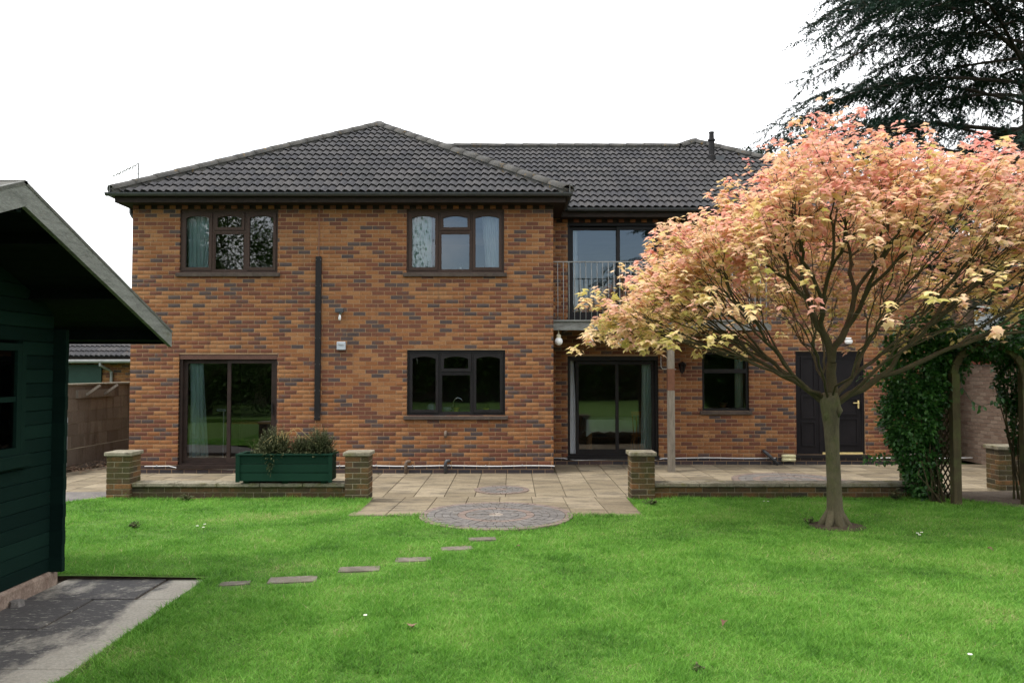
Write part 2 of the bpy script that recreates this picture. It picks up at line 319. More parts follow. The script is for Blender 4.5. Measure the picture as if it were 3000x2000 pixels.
# ------------------------------------------------------------------ bricklayer
def brick_template(L, Hh, dep, ch=.002):
    c = ch
    v = [(0, c, 0), (L, c, 0), (L, c, Hh), (0, c, Hh), (c, 0, c), (L - c, 0, c), (L - c, 0, Hh - c), (c, 0, Hh - c),
         (0, dep, 0), (L, dep, 0), (L, dep, Hh), (0, dep, Hh)]
    f = [(4, 5, 6, 7), (0, 1, 5, 4), (1, 2, 6, 5), (2, 3, 7, 6), (3, 0, 4, 7), (0, 8, 9, 1), (1, 9, 10, 2), (2, 10, 11, 3), (3, 11, 8, 0)]
    return v, f
def lay_bricks(parent, O, U, N, length, z0, ncourse, openings, m, singles=0, L=.215, Hh=.065, j=.01, dep=.09, name='brick', skip=None, prefer=None, start=0, proud=0.):
    """courses of stretcher bond on a wall face; returns nothing. U along wall, N outward; alike pieces share one mesh"""
    U = Vector(U); N = Vector(N); B = Matrix((U, -N, Vector((0, 0, 1)))).transposed()
    O = Vector(O); pcs = []
    for c in range(ncourse):
        zb = z0 + c * (Hh + j); zt = zb + Hh
        iv = [(0, length)]
        for (a, b, za, zc) in openings:
            if zt > za + .012 and zb < zc - .012:
                iv = [q for (p0, p1) in iv for q in ((p0, min(p1, a)), (max(p0, b), p1)) if q[1] - q[0] > .02]
        off = ((c + start) % 2) * (L + j) / 2
        k0 = -1
        while k0 * (L + j) + off < length:
            a = k0 * (L + j) + off; b = a + L; k0 += 1
            for (p0, p1) in iv:
                s, e = max(a, p0), min(b, p1)
                if e - s > .018 and not (skip and skip(s, e, zb)): pcs.append((s, e, zb))
    full = [p for p in pcs if p[1] - p[0] > L - 1e-4]; part = [p for p in pcs if p[1] - p[0] <= L - 1e-4]
    tv, tf = brick_template(L, Hh, dep)
    if prefer: full.sort(key=prefer)
    sing = full[:singles]; rest = full[singles:]
    if singles > len(full): sing = full + part[:singles - len(full)]; rest = []; part = part[singles - len(full):]
    if sing:
        mb = MB(); mb.add(tv, tf); me = mb.mesh(name, m)
        for (s, e, zb) in sing:
            M = Matrix.Translation(O + U * s + Vector((0, 0, zb)) + N * (proud + random.uniform(-.0012, .0012))) @ B.to_4x4() @ Matrix.Diagonal(((e - s) / L, 1, 1, 1))
            o = link(name, me, parent, M); o['tone'] = random.random() * .98 + .01
    rest = rest + part
    if rest:
        n = len(rest); pos = np.array([O + U * s + Vector((0, 0, zb)) + N * (proud + random.uniform(-.0012, .0012)) for s, e, zb in rest])
        sc = np.array([(e - s) / L for s, e, zb in rest]); ms = np.tile(np.array(B), (n, 1, 1)); ms[:, :, 0] *= sc[:, None]
        scatter(name, tv, tf, ms, pos, rng.random(n) * .98 + .01, m, parent, kind='stuff')
def backing(mb, O, U, N, length, z0, z1, openings, rec=.003, thick=.10):
    """mortar body behind the bricks with the openings left out"""
    xs = sorted({0, length} | {v for o in openings for v in o[:2] if 0 < v < length}); zs = sorted({z0, z1} | {v for o in openings for v in o[2:] if z0 < v < z1})
    U = Vector(U); N = Vector(N); O = Vector(O)
    for x0, x1 in zip(xs, xs[1:]):
        for a, b in zip(zs, zs[1:]):
            if any(o[0] <= (x0 + x1) / 2 <= o[1] and o[2] <= (a + b) / 2 <= o[3] for o in openings): continue
            vs = [O + U * x - N * d + Vector((0, 0, z)) for x in (x0, x1) for d in (rec, thick) for z in (a, b)]
            mb.add(vs, [(0, 1, 3, 2), (4, 6, 7, 5), (0, 4, 5, 1), (2, 3, 7, 6), (0, 2, 6, 4), (1, 5, 7, 3)])

# ================================================================== SETTING: ground
LZ = .08      # lawn soil level; patio by the house is 0
g = MB(); g.add([(-400, -400, -.06), (400, -400, -.06), (400, 600, -.06), (-400, 600, -.06)], [(0, 1, 2, 3)])
struct(g.build('ground', TURF, fixn=False))

XL, XR, XE = -6.935, .752, 8.25        # house left, inner corner, right end
YF, YB = 0., 1.34                      # front wing face, recessed face

# patio bed + slabs
apron_y0, apron_y1 = -2.70, G(1046, 1510, LZ)[1]
CIRC = (-.195, -4.66, .94)
b = MB(); b.box(-8.5, 9.3, -3.32, 1.5, -.05, -.012)
patio = struct(b.build('patio', JOINT))
ax0, ax1 = -2.01, 1.67
pz = lambda y: 0 if y > apron_y0 else (apron_y0 - y) / (apron_y0 - apron_y1) * (LZ + .005)
b = MB(); b.add([(ax0 + .02, apron_y0, -.012), (ax1 - .02, apron_y0, -.012), (ax1 - .02, apron_y1, LZ - .008), (ax0 + .02, apron_y1, LZ - .008)], [(0, 1, 2, 3)])
b.build('apron_bed', JOINT, patio, fixn=False)
def slab_mesh(w, d, t=.04):
    mb = MB(); mb.box(0, w, 0, d, -t, 0); me = mb.mesh('slab', SLAB)
    bm = bmesh.new(); bm.from_mesh(me); bmesh.ops.bevel(bm, geom=[e for e in bm.edges if all(v.co.z > -.001 for v in e.verts)], offset=.004, segments=1, affect='EDGES')
    bmesh.ops.recalc_face_normals(bm, faces=bm.faces[:]); bm.to_mesh(me); bm.free(); return me
SW = .45; sm = slab_mesh(SW - .011, SW - .003)
slabs = []
xj0 = W(1630, 1386, 0)[0]
nx0 = int(math.floor((-8.4 - xj0) / SW)); nx1 = int(math.ceil((9.2 - xj0) / SW))
for i in range(nx0, nx1):
    x = xj0 + i * SW
    for k in range(-6, 4):
        y = -.0 + k * SW
        if k >= 0 and not (XR - .3 < x or x < XL - .4): continue
        if y > 1.3: continue
        slabs.append((abs(x + .3) + abs(y) * .2 + (0 if y < 0 else 2), x, y, 0))
rest = MB()
slabs.sort()
for q, (_, x, y, _z) in enumerate(slabs):
    M = Matrix.Translation((x + .005, y + .0015, random.uniform(-.002, .002)))
    if q < 290: o = link('slab', sm, patio, M); o['tone'] = random.random() * .98 + .01
    else:
        rest.tone = random.random() * .98 + .01; rest.box(x + .005, x + SW - .006, y + .0015, y + SW - .0015, -.04, 0)
if rest.v: rest.build('slab', SLAB, patio, kind='stuff')
# sloping apron between the pillars
arows = 3; ad = (apron_y0 - apron_y1) / arows; asl = math.atan2(LZ + .005, apron_y0 - apron_y1)
am = slab_mesh((ax1 - ax0) / 8 - .009, ad - .004)
for r in range(arows):
    for i in range(8):
        x = ax0 + i * (ax1 - ax0) / 8; y = apron_y0 - (r + 1) * ad
        M = Matrix.Translation((x, y, pz(y) + .002)) @ Matrix.Rotation(-asl, 4, 'X')
        if math.hypot(x + .24 - CIRC[0], y + ad / 2 - CIRC[1]) < CIRC[2] - .42: continue
        o = link('slab', am, patio, M); o['tone'] = random.random() * .98 + .01
# paver circle laid in rings
def paver_circle(name, c, R0, z, rings, parent=None, tilt=None):
    b = MB(); b.lathe((c[0], c[1], z - .03), [(0.001, 0), (R0 - .004, 0), (R0 - .004, .025), (.001, .025)], 40)
    bed = b.build(name, JOINT, parent)
    nr = len(rings); rr = R0 / nr; cache = {}
    for k, toneb in enumerate(rings):
        r0, r1 = k * rr + .004, (k + 1) * rr - .004; n = max(5, int(2 * math.pi * (r0 + r1) / 2 / (.105 if R0 > .6 else .085)))
        gap = .005 / ((r0 + r1) / 2); da = 2 * math.pi / n; mb = MB(); pts = []
        for a in (-da / 2 + gap, 0, da / 2 - gap): pts.append((r1 * math.cos(a), r1 * math.sin(a)))
        for a in (da / 2 - gap, -da / 2 + gap): pts.append((r0 * math.cos(a), r0 * math.sin(a)))
        mb.prism(pts, -.03, .004); me = mb.mesh('paver', PAVER)
        for q in range(n):
            M = Matrix.Translation((c[0], c[1], z + random.uniform(-.003, .003))) @ Matrix.Rotation(q * da + k * .3, 4, 'Z')
            o = link('paver', me, bed, M); o['tone'] = min(.99, max(.01, toneb + random.uniform(-.12, .12) * (1 if toneb < .45 else .4)))
    return bed
struct(paver_circle('paved_circle', CIRC, CIRC[2], LZ + .012, [.97, .2, .25, .2, .68, .2, .25, .2, .22, .7]))
oc = G(1470, 1435); 
struct(paver_circle('paved_roundel', (oc[0], oc[1]), .43, .008, [.7, .25, .2, .3, .68]))
oc2 = (G(2180, 1394)[0] + .6, -.95)
struct(paver_circle('paved_roundel', (oc2[0], oc2[1]), .95, .008, [.6, .25, .2, .3, .68, .25, .3, .62]))

# concrete path beside the shed (slabs poured in bays)
pe = [G(645, 1699, .04), G(158, 2000, .04)]
px1 = (pe[0][0] + pe[1][0]) / 2; pyf = pe[0][1]
b = MB(); b.box(-4.6, px1 - .005, -16, pyf + .0, -.04, .044)
path = struct(b.build('path', SOIL))
ys = [pyf, pyf - .62, pyf - 1.35, pyf - 2.1, pyf - 2.9, pyf - 3.8, pyf - 4.8, -14.6]
for i, (a, c) in enumerate(zip(ys, ys[1:])):
    for (xa, xb) in ((-3.84, -3.30), (-3.29, px1)) if i else ((-3.84, -2.98), (-2.965, px1)):
        b = MB(); b.box(xa + .006, xb - .004, c + .006, a - .006, -.02, .056 + random.uniform(-.003, .003)); b.build('concrete_bay', CONCRETE, path, bevel=.005)
# side path at the left pillar, and garden walk under the arch
b = MB(); b.prism([(-9, -4.9), (-6.6, -4.35), (-6.1, -3.9), (-5.75, -3.3), (-5.75, -2.68), (-9, -2.68)], -.03, .07)
struct(b.build('side_path', TARMAC))
b = MB(); b.prism([(6.2, -2.7), (9.3, -2.7), (9.5, -5.3), (7.2, -4.7), (6.45, -3.9), (6.2, -3.4)], -.03, .085)
struct(b.build('walk', mat('walk_earth', [(.3, (.09, .065, .045)), (.7, (.15, .12, .09))], scale=5, rough=1, bump=.8, fine=.4)))
# leaf-strewn bed at the left boundary wall
b = MB(); b.prism([(-8.5, 3.5), (-8.5, -.4), (-8.15, -.2), (-7.75, 1.6), (-7.6, 3.5)], -.02, .05)
bed = struct(b.build('flower_bed', SOIL))

# lawn: soil sheet with the paved shapes cut away
steps_px = [(688, 1708, .34), (857, 1698, .56), (1052, 1668, .50), (1210, 1641, .46), (1338, 1609, .44), (1412, 1582, .40)]
STEPS = [(*G(p, q, LZ), s) for p, q, s in steps_px]
MX, MY = G(2445, 1540, LZ)
def on_lawn(x, y, m=0.):
    if y > -3.42 - m and -5.9 - m < x < 6.25 + m: 
        return False
    if y > apron_y1 - m and ax0 - m < x < ax1 + m: return False
    if math.hypot(x - CIRC[0], y - CIRC[1]) < CIRC[2] + m: return False
    mp_ = max(m, -.015)
    if x < px1 + mp_ and y < pyf + mp_: return False
    if x < -5.6:
        if y > -4.9 + (x + 9) * .23 and x < -6.1: return False
        if y > -3.9 + (x + 6.1) * 1.5 and x >= -6.1: return False
    if x > 6.2 and y > -3.4 - (x - 6.2) * .95: return False
    return x > -9.5 and x < 10
cs = .09; b = MB(); grid = {}
lz = lambda x, y: LZ + .012 * math.sin(x * 1.7 + y) * math.sin(y * 1.3 - .5 * x) 
for i in range(int(-9.5 / cs), int(10 / cs)):
    for k in range(int(-13 / cs), int(-3.2 / cs)):
        if on_lawn((i + .5) * cs, (k + .5) * cs, -.07):
            ids = []
            for a, c in ((0, 0), (1, 0), (1, 1), (0, 1)):
                kk = (i + a, k + c)
                if kk not in grid: grid[kk] = len(b.v); b.v.append((kk[0] * cs, kk[1] * cs, lz(kk[0] * cs, kk[1] * cs)))
                ids.append(grid[kk])
            b.f.append(tuple(ids)); b.t.append(0)
lawn = struct(b.build('lawn', TURF, fixn=False))
b = MB(); b.prism([(px1, -13.1), (10, -13.1), (10, -34), (-12, -34), (-12, -14.6), (px1, -14.6)], -.05, LZ); b.build('lawn_sheet', TURF, lawn)
# cut turf edge along the path and the apron
b = MB(); b.bar((-4.2, pyf - .0, .04), (px1 + .02, pyf - .0, .04), .03, .07); b.bar((px1 + .02, pyf, .035), (px1 + .02, -13, .035), .04, .07)
b.build('turf_edge', SOIL, lawn)
for i, (x, y, s) in enumerate(STEPS):
    b = MB(); a_ = random.uniform(-.1, .1) + .16; w2, d2 = s * .36, s * .17
    pts = [(x + ca * w2 * math.cos(a_) - cb * d2 * math.sin(a_), y + ca * w2 * math.sin(a_) + cb * d2 * math.cos(a_)) for ca, cb in ((-1, -.9), (-.2, -1), (1, -.95), (1.02, .9), (.3, 1), (-.95, 1))]
    b.prism(pts, LZ - .03, LZ + .006 + .003 * i)
    w = ['small grass-fringed stepping stone next to the concrete path', 'longest pale stepping stone, second from the concrete path', 'grey cracked stepping stone midway across the lawn',
         'half buried stepping stone, third from the paver circle', 'flat stepping stone, second from the paver circle', 'sunken stepping stone closest to the paver circle'][i]
    tag(b.build('stepping_stone', STONE, bevel=.004), w, 'stepping stone', 'stepping stones in the lawn')

# ================================================================== HOUSE
house = thing('brick_house', 'large brown brick house with hipped dark tiled roof and brown windows', 'house', (-3.1, 0, 0))
TOP = 4.80
def rect(p0, q0, p1, q1, Y):
    a = W(p0, (q0 + q1) / 2, Y); c = W(p1, (q0 + q1) / 2, Y); return a[0], c[0], W((p0 + p1) / 2, q1, Y)[1], W((p0 + p1) / 2, q0, Y)[1]
UL = rect(527, 608, 814, 799, YF); UR = rect(1191, 608, 1477, 799, YF); LR = rect(1192, 1025, 1480, 1217, YF); LD = rect(522.6, 1037.7, 810.7, 1367, YF)
BD = rect(1663, 648, 1930, 935, YB); PD = rect(1663, 1043, 1929, 1339, YB); SWN = rect(2057, 1030, 2194, 1203, YB); DR = rect(2332, 1029, 2534, 1331, YB)
UL = (UL[0], UL[1], UL[2], TOP); UR = (UR[0], UR[1], UR[2], TOP)
front_op = [UL, UR, LR, LD]; rec_op = [BD, PD, SWN, DR]
rel = lambda ops, x0: [(o[0] - x0, o[1] - x0, o[2], o[3]) for o in ops]
wb = MB()
backing(wb, (XL, YF, 0), (1, 0, 0), (0, -1, 0), XR - XL, 0, TOP + .09, rel(front_op, XL))
backing(wb, (XR + .0, YB, 0), (1, 0, 0), (0, -1, 0), XE - XR, 0, TOP + .09, rel(rec_op, XR))
wb.box(XR - .1, XR - .003, .101, YB + .1, 0, TOP + .09)        # inner return
wb.box(XL + .003, XL + .1, .101, 8.5, 0, TOP + .09); wb.box(XE - .1, XE - .007, YB + .101, 9, 0, TOP + .09); wb.box(XL + .101, XE - .101, 8.9, 9, 0, TOP + .09)
wall = wb.build('wall', MORTAR, house)
pref = lambda p: abs((p[0] + XL) + 2.6) + abs(p[2] - 2.3) * 1.2
lay_bricks(wall, (XL, YF, 0), (1, 0, 0), (0, -1, 0), XR - XL, .15, 62, rel(front_op, XL), BRICK, singles=290, prefer=pref)
lay_bricks(wall, (XR + .003, YB, 0), (1, 0, 0), (0, -1, 0), XE - XR - .003, .15, 62, rel(rec_op, XR + .003), BRICK)
lay_bricks(wall, (XR, YF + .112, 0), (0, 1, 0), (1, 0, 0), YB - .12, .15, 62, [], BRICK, start=1)
lay_bricks(wall, (XL, 8.5, 0), (0, -1, 0), (-1, 0, 0), 8.38, .15, 62, [], BRICK, start=1)
pl = MB(); pl.box(XL - .002, XR + .002, .004, .05, 0, .012); pl.box(XR + .01, XE, YB + .004, YB + .05, 0, .012)
plinth = pl.build('plinth', MORTAR, house)
lay_bricks(plinth, (XL, YF, 0), (1, 0, 0), (0, -1, 0), XR - XL, 0, 2, rel(front_op, XL), PLINTH, singles=80, start=1)
lay_bricks(plinth, (XR + .003, YB, 0), (1, 0, 0), (0, -1, 0), XE - XR - .003, 0, 2, rel(rec_op, XR + .003), PLINTH, singles=80, start=1)
# dentil course under the eaves: every other header stands proud
db = MB(); db.box(XL + .002, XR - .002, YF - .002, YF + .002, TOP - .004, TOP + .07); db.box(XR + .02, XE - .002, YB - .002, YB + .002, TOP - .004, TOP + .07); db.build('recessed_course', FASCIA, wall)
tv, tf = brick_template(.1025, .062, .09)
mb = MB(); mb.add(tv, tf); dme = mb.mesh('dentil_brick', BRICK)
for x0, x1, Y in ((XL, XR, YF), (XR + .02, XE, YB)):
    k = 0; x = x0 + .01
    while x + .1 < x1:
        o = link('dentil_brick', dme, wall, Matrix.Translation((x, Y - .03, TOP + .003))); o['tone'] = random.uniform(.22, .6); x += .225

# ---------------------------------------------------------------- rooms behind the glass (closed boxes seen from inside)
def room(x0, x1, y0, y1, z0, z1, holes):
    b = MB(); vs = [(x, y, z) for x in (x0, x1) for y in (y0, y1) for z in (z0, z1)]
    b.add(vs, [(0, 1, 3, 2), (4, 6, 7, 5), (2, 3, 7, 6), (1, 5, 7, 3)])
    xs = sorted({x0, x1} | {v for o in holes for v in o[:2]}); zs = sorted({z0, z1} | {min(max(v, z0), z1) for o in holes for v in o[2:]})
    for a, c in zip(xs, xs[1:]):
        for e, f in zip(zs, zs[1:]):
            if any(o[0] <= (a + c) / 2 <= o[1] and o[2] <= (e + f) / 2 <= o[3] for o in holes): continue
            b.add([(a, y0, e), (c, y0, e), (c, y0, f), (a, y0, f)], [(0, 1, 2, 3)])
    r = b.build('room', ROOMWALL, house, fixn=False)
    f = MB(); f.add([(x0, y0, z0 + .004), (x1, y0, z0 + .004), (x1, y1, z0 + .004), (x0, y1, z0 + .004)], [(0, 1, 2, 3)]); f.build('floor', ROOMFLOOR, r, fixn=False)
room(XL + .12, -3.15, .14, 4.6, 2.62, 4.88, [UL]); room(-3.05, XR - .12, .14, 4.6, 2.62, 4.88, [UR])
room(XL + .12, -3.15, .14, 5.6, .10, 2.5, [LD]); room(-3.05, XR - .12, .14, 4.6, .10, 2.5, [LR])
room(XR + .01, 5.05, YB + .14, 6.5, 2.62, 4.88, [BD]); room(XR + .01, 4.95, YB + .14, 6.5, .10, 2.5, [PD, SWN])

# ---------------------------------------------------------------- windows
def ring(mb, x0, x1, z0, z1, bl, br, bb, bt, y0, y1, arch=0.):
    """frame ring with border widths; the opening's head may be a shallow arch"""
    ix0, ix1, iz0, iz1 = x0 + bl, x1 - br, z0 + bb, z1 - bt
    n = 8 if arch else 1
    inn = [(ix0, iz0), (ix1, iz0)] + [(ix1 + (ix0 - ix1) * k / n, iz1 - arch * (2 * k / n - 1) ** 2) for k in range(n + 1)]
    out = [(x0, z0), (x1, z0)] + [(x1 + (x0 - x1) * k / n, z1) for k in range(n + 1)]
    m = len(inn); vs = [(x, y, z) for y in (y0, y1) for x, z in out] + [(x, y, z) for y in (y0, y1) for x, z in inn]
    fs = []
    for i in range(m):
        k = (i + 1) % m
        fs += [(i, k, 2 * m + k, 2 * m + i), (m + i, 3 * m + i, 3 * m + k, m + k), (i, m + i, m + k, k), (2 * m + i, 2 * m + k, 3 * m + k, 3 * m + i)]
    mb.add(vs, fs); return ix0, ix1, iz0, iz1
def pane(parent, x0, x1, z0, z1, y, g=None):
    b = MB(); b.add([(x0, y, z0), (x1, y, z0), (x1, y, z1), (x0, y, z1)], [(0, 1, 2, 3)]); return b.build('pane', g or GLASS, parent, fixn=False)
def sill(parent, x0, x1, z, y, proj=.05, h=.07, m=None):
    b = MB(); b.box(x0, x1, y - proj, y + .09, z - h, z); b.build('sill', m or SILL, parent, bevel=.006)
def casement3(op, Y, m, arch=.04):
    x0, x1, z0, z1 = op; w = x1 - x0; h = z1 - z0; y = Y + .035
    b = MB(); ring(b, x0, x1, z0, z1, .04, .04, .045, .055, y, y + .08)
    xa, xb = x0 + .333 * w, x0 + .664 * w
    b.box(xa - .018, xa + .018, y + .003, y + .078, z0 + .045, z1 - .055); b.box(xb - .018, xb + .018, y + .003, y + .078, z0 + .045, z1 - .055)
    zt = z1 - .35 * h; b.box(xa + .018, xb - .018, y + .005, y + .076, zt - .022, zt + .022)
    win = b.build('window', m, house)
    for (a, c, e, f, ar) in ((x0 + .04, xa - .018, z0 + .045, z1 - .055, arch), (xb + .018, x1 - .04, z0 + .045, z1 - .055, arch), (xa + .018, xb - .018, zt + .022, z1 - .055, arch)):
        b = MB(); i = ring(b, a + .004, c - .004, e + .004, f - .004, .052, .052, .055, .06, y - .012, y + .04, ar); b.build('casement', m, win)
        pane(win, i[0] - .01, i[1] + .01, i[2] - .01, i[3] + .005, y + .02)
    b = MB(); ring(b, xa + .018, xb - .018, z0 + .045, zt - .022, .022, .022, .025, .022, y + .012, y + .05); b.build('glazing_bead', m, win)
    pane(win, xa + .03, xb - .03, z0 + .06, zt - .035, y + .03)
    b = MB(); b.tube([(x0 + .30 * w, y + .12, z0 + .10), (x0 + .30 * w, y + .13, z0 + .17)], .012, 6); b.build('stay', WHITE, win)
    return win
for op, mm in ((UL, BROWNWOOD), (UR, BROWNWOOD), (LR, BLACKFRAME)):
    win = casement3(op, YF, mm); sill(win, op[0] - .055, op[1] + .05, op[2] - .003, YF)
def slider(op, Y, m, head=.09, mid=.5, name='patio_door', overlap=.03, headmat=None, front='right', gap=0.):
    x0, x1, z0, z1 = op; y = Y + .04; w = x1 - x0
    b = MB(); ring(b, x0, x1, z0, z1, .05, .05, .06, .05, y, y + .12); d = b.build(name, m, house)
    b = MB(); b.box(x0 - .002, x1 + .002, Y + .012, y - .002, z1 - head, z1 + .002); b.build('head_board', headmat or m, d)
    b = MB(); b.box(x0 - .01, x1 + .01, Y - .03, y - .002, z0 - .04, z0 + .03); b.build('threshold', m, d)
    xm = x0 + mid * w
    for k, (a, c) in enumerate(((x0 + .052 + gap, xm + overlap), (xm - overlap, x1 - .052))):
        yy = y + (.015 if (k == 1) == (front == 'right') else .065)
        b = MB(); i = ring(b, a, c, z0 + .062, z1 - head * .6 - .05, .065, .065, .09, .06, yy, yy + .045); l_ = b.build('door_leaf', m, d)
        pane(d, i[0] - .008, i[1] + .008, i[2] - .008, i[3] + .008, yy + .022)
    hx = x1 - .09 if front == 'right' else x0 + .09 + gap
    b = MB(); b.bar((hx, y - .01, z0 + .95), (hx, y - .01, z0 + 1.15), .025, .03); b.build('handle', BLACKFRAME, d)
    return d
slider(LD, YF, DARKBROWN, headmat=mat('brown_head_board', [(.3, (.075, .035, .025)), (.7, (.10, .048, .034))], scale=6, rough=.5))
slider(PD, YB, BLACKFRAME, front='left', gap=.11, mid=.55); slider(BD, YB, BLACKFRAME, mid=.56)
# small window with top light
x0, x1, z0, z1 = SWN; y = YB + .035
b = MB(); ring(b, x0, x1, z0, z1, .045, .045, .045, .05, y, y + .08); zt = W(2120, 1085, YB)[1]; b.box(x0 + .045, x1 - .045, y - .01, y + .07, zt - .05, zt + .03)
win = b.build('window', BLACKFRAME, house); pane(win, x0 + .04, x1 - .04, z0 + .04, zt - .04, y + .04); pane(win, x0 + .04, x1 - .04, zt + .02, z1 - .04, y + .04)
sill(win, x0 - .05, x1 + .05, z0 - .003, YB)
# back door with fixed side panel
x0, x1, z0, z1 = DR; y = YB + .04; xm = W(2407, 1180, YB)[0]
b = MB(); ring(b, x0, x1, z0, z1, .05, .05, .03, .055, y, y + .1); b.box(xm - .03, xm + .03, y + .002, y + .098, z0 + .03, z1 - .055); dr = b.build('back_door', BLACKDOOR, house)
def panelled(x0, x1, z0, z1, y, rows, nm):
    b = MB(); b.box(x0, x1, y + .02, y + .055, z0, z1); l_ = b.build(nm, BLACKDOOR, dr)
    zz = [z0 + .10 + (z1 - z0 - .12) * r for r in rows]
    for a, c in zip(zz, zz[1:]):
        b = MB(); ring(b, x0 + .07, x1 - .07, a + .03, c - .03, .03, .03, .03, .03, y + .002, y + .019); b.build('door_panel', BLACKDOOR, dr, bevel=0)
panelled(xm + .03, x1 - .05, z0 + .05, z1 - .055, y, (0, .33, .55, 1), 'door_leaf'); panelled(x0 + .05, xm - .03, z0 + .03, z1 - .055, y, (0, .30, .58, 1), 'side_panel')
hx, hz = W(2517, 1183, YB); b = MB(); b.box(hx - .014, hx + .014, y - .012, y + .002, hz - .09, hz + .07); b.bar((hx, y - .03, hz + .02), (hx - .11, y - .03, hz + .02), .018, .018); b.tube([(hx, y, hz + .02), (hx, y - .03, hz + .02)], .012, 8)
b.build('handle', BRASS, dr)
b = MB(); b.box(xm + .02, x1 - .05, y - .03, y + .0, z0 + .005, z0 + .04); b.build('threshold', BRASS, dr)
b = MB(); b.box(x0 - .04, x1 + .07, YB - .06, YB + .03, z0 - .065, z0 - .002); b.build('step_board', BLACKFRAME, dr)

# ---------------------------------------------------------------- roof
EZ = 5.03; PT = math.tan(R(31.2)); RW, GA, TWD = .144, .33, .288
def tile_piece(u0, v0, n=12):
    """one two-roll interlocking tile: wavy top, thick front edge; local u, v (up slope), w (normal)"""
    vs, fs = [], []
    for i in range(n + 1):
        u = u0 + TWD * i / n; ph = u / RW * 2 * math.pi; wv = .019 * math.sin(ph) + .007 * math.sin(2 * ph + .6)
        vs += [(u, v0 + .035, wv - .008), (u, v0, wv + .034), (u, v0, wv + .034), (u, v0 + GA + .015, wv + .0)]
    for i in range(n):
        a = 4 * i; c = a + 4; fs += [(a, c, c + 1, a + 1), (a + 2, c + 2, c + 3, a + 3)]
    return vs, fs
roofb = MB()
roof_faces = []
def roof_plane(roof, O, U, V, u0, u1, vmax, planes, singles):
    """tiles over the polygon {n.(u,v) <= d}"""
    O, U, V = Vector(O), Vector(U), Vector(V).normalized(); N = U.cross(V).normalized(); B = Matrix((U, V, N)).transposed().to_4x4()
    ins = lambda u, v, m=0.: all(a * u + c * v <= d - m for a, c, d in planes)
    k0, k1 = int(math.floor(u0 / TWD)) - 1, int(math.ceil(u1 / TWD)) + 1
    fulls, parts = [], []
    for r in range(int(math.ceil(vmax / GA))):
        for k in range(k0, k1):
            cs_ = [ins(k * TWD + a, r * GA + c) for a in (0, TWD / 2, TWD) for c in (0, GA + .015)]
            if all(cs_): fulls.append((k * TWD, r * GA))
            elif any(cs_): parts.append((k * TWD, r * GA))
    tvs, tfs = tile_piece(0, 0)
    mb = MB(); mb.add(tvs, tfs); me = mb.mesh('roof_tile', TILE, True)
    fulls.sort(key=lambda p: p[1] * 1.0 + random.random() * .2)
    for (u, v) in fulls[:singles]:
        o = link('roof_tile', me, roof, Matrix.Translation(O) @ B @ Matrix.Translation((u, v, random.uniform(-.002, .002)))); o['tone'] = random.random() * .98 + .01
    j = MB()
    for (u, v) in parts: j.tone = random.random() * .98 + .01; j.add(*tile_piece(u, v))
    if j.v:
        me = j.mesh('tmp', TILE, True); bm = bmesh.new(); bm.from_mesh(me)
        for a, c, d in planes:
            if (a, c) == (0, -1): continue
            q = math.hypot(a, c)
            bmesh.ops.bisect_plane(bm, geom=bm.verts[:] + bm.edges[:] + bm.faces[:], plane_co=(a * d / q ** 2, c * d / q ** 2, 0), plane_no=(a, c, 0), clear_outer=True)
        bm.to_mesh(me); bm.free(); me.transform(Matrix.Translation(O) @ B); link('roof_tile', me, roof, kind='stuff')
    if fulls[singles:]:
        j = MB()
        for (u, v) in fulls[singles:]: j.tone = random.random() * .98 + .01; j.add(*tile_piece(u, v))
        me = j.mesh('roof_tile', TILE, True); me.transform(Matrix.Translation(O) @ B); link('roof_tile', me, roof, kind='stuff')
    return O, U, V, N
EY = -.38; ex0, ex1 = -7.186, 1.03; hw = (ex1 - ex0) / 2; AP = (ex0 + hw, EY + hw, EZ + hw * PT); cosP = math.cos(math.atan(PT))
RY = YB - .37; rx1 = 8.75
RA = (4.51, RY + (7.51 - EZ) / PT, 7.51); RDG = 7.263; RDY = RY + (RDG - EZ) / PT
# underlay closes the roof volume below the tiles
u_ = MB(); dz = -.03; P = lambda x, y, z: (x, y, z + dz)
A, Bc, C_ = P(ex0, EY, EZ), P(ex1, EY, EZ), P(*AP)
C2 = P(AP[0], 8, AP[2]); u_.add([A, Bc, C_, P(ex0, 9.4, EZ), P(ex1, 9.4, EZ), C2], [(0, 1, 2), (0, 2, 5, 3), (1, 4, 5, 2)])
u_.add([P(ex1 - .6, RY, EZ), P(rx1, RY, EZ), P(*RA), P(4.02, RDY, RDG), P(-2.7, RDY, RDG), P(rx1, 9.4, EZ), P(RA[0], 7.4, RA[2]), P(-2.7, 9.4, EZ)],
       [(0, 1, 2, 3, 4), (1, 5, 6, 2), (4, 3, 2, 6, 5, 7)])
roof = u_.build('roof', TILE, house, fixn=False)
nf = lambda p, q: None
# front slope of the left wing
s = 1 / cosP      # slope length per metre of plan depth
pl_front = [(-s, 1, 0.0), (s, 1, (ex1 - ex0) * s), (0, -1, .0)]
pl_front = [(-s, 1, 0), (s, 1, (ex1 - ex0) * s), (0, -1, .001)]
roof_plane(roof, (ex0, EY, EZ), (1, 0, 0), (0, 1, PT), 0, ex1 - ex0, hw * s, pl_front, 160)
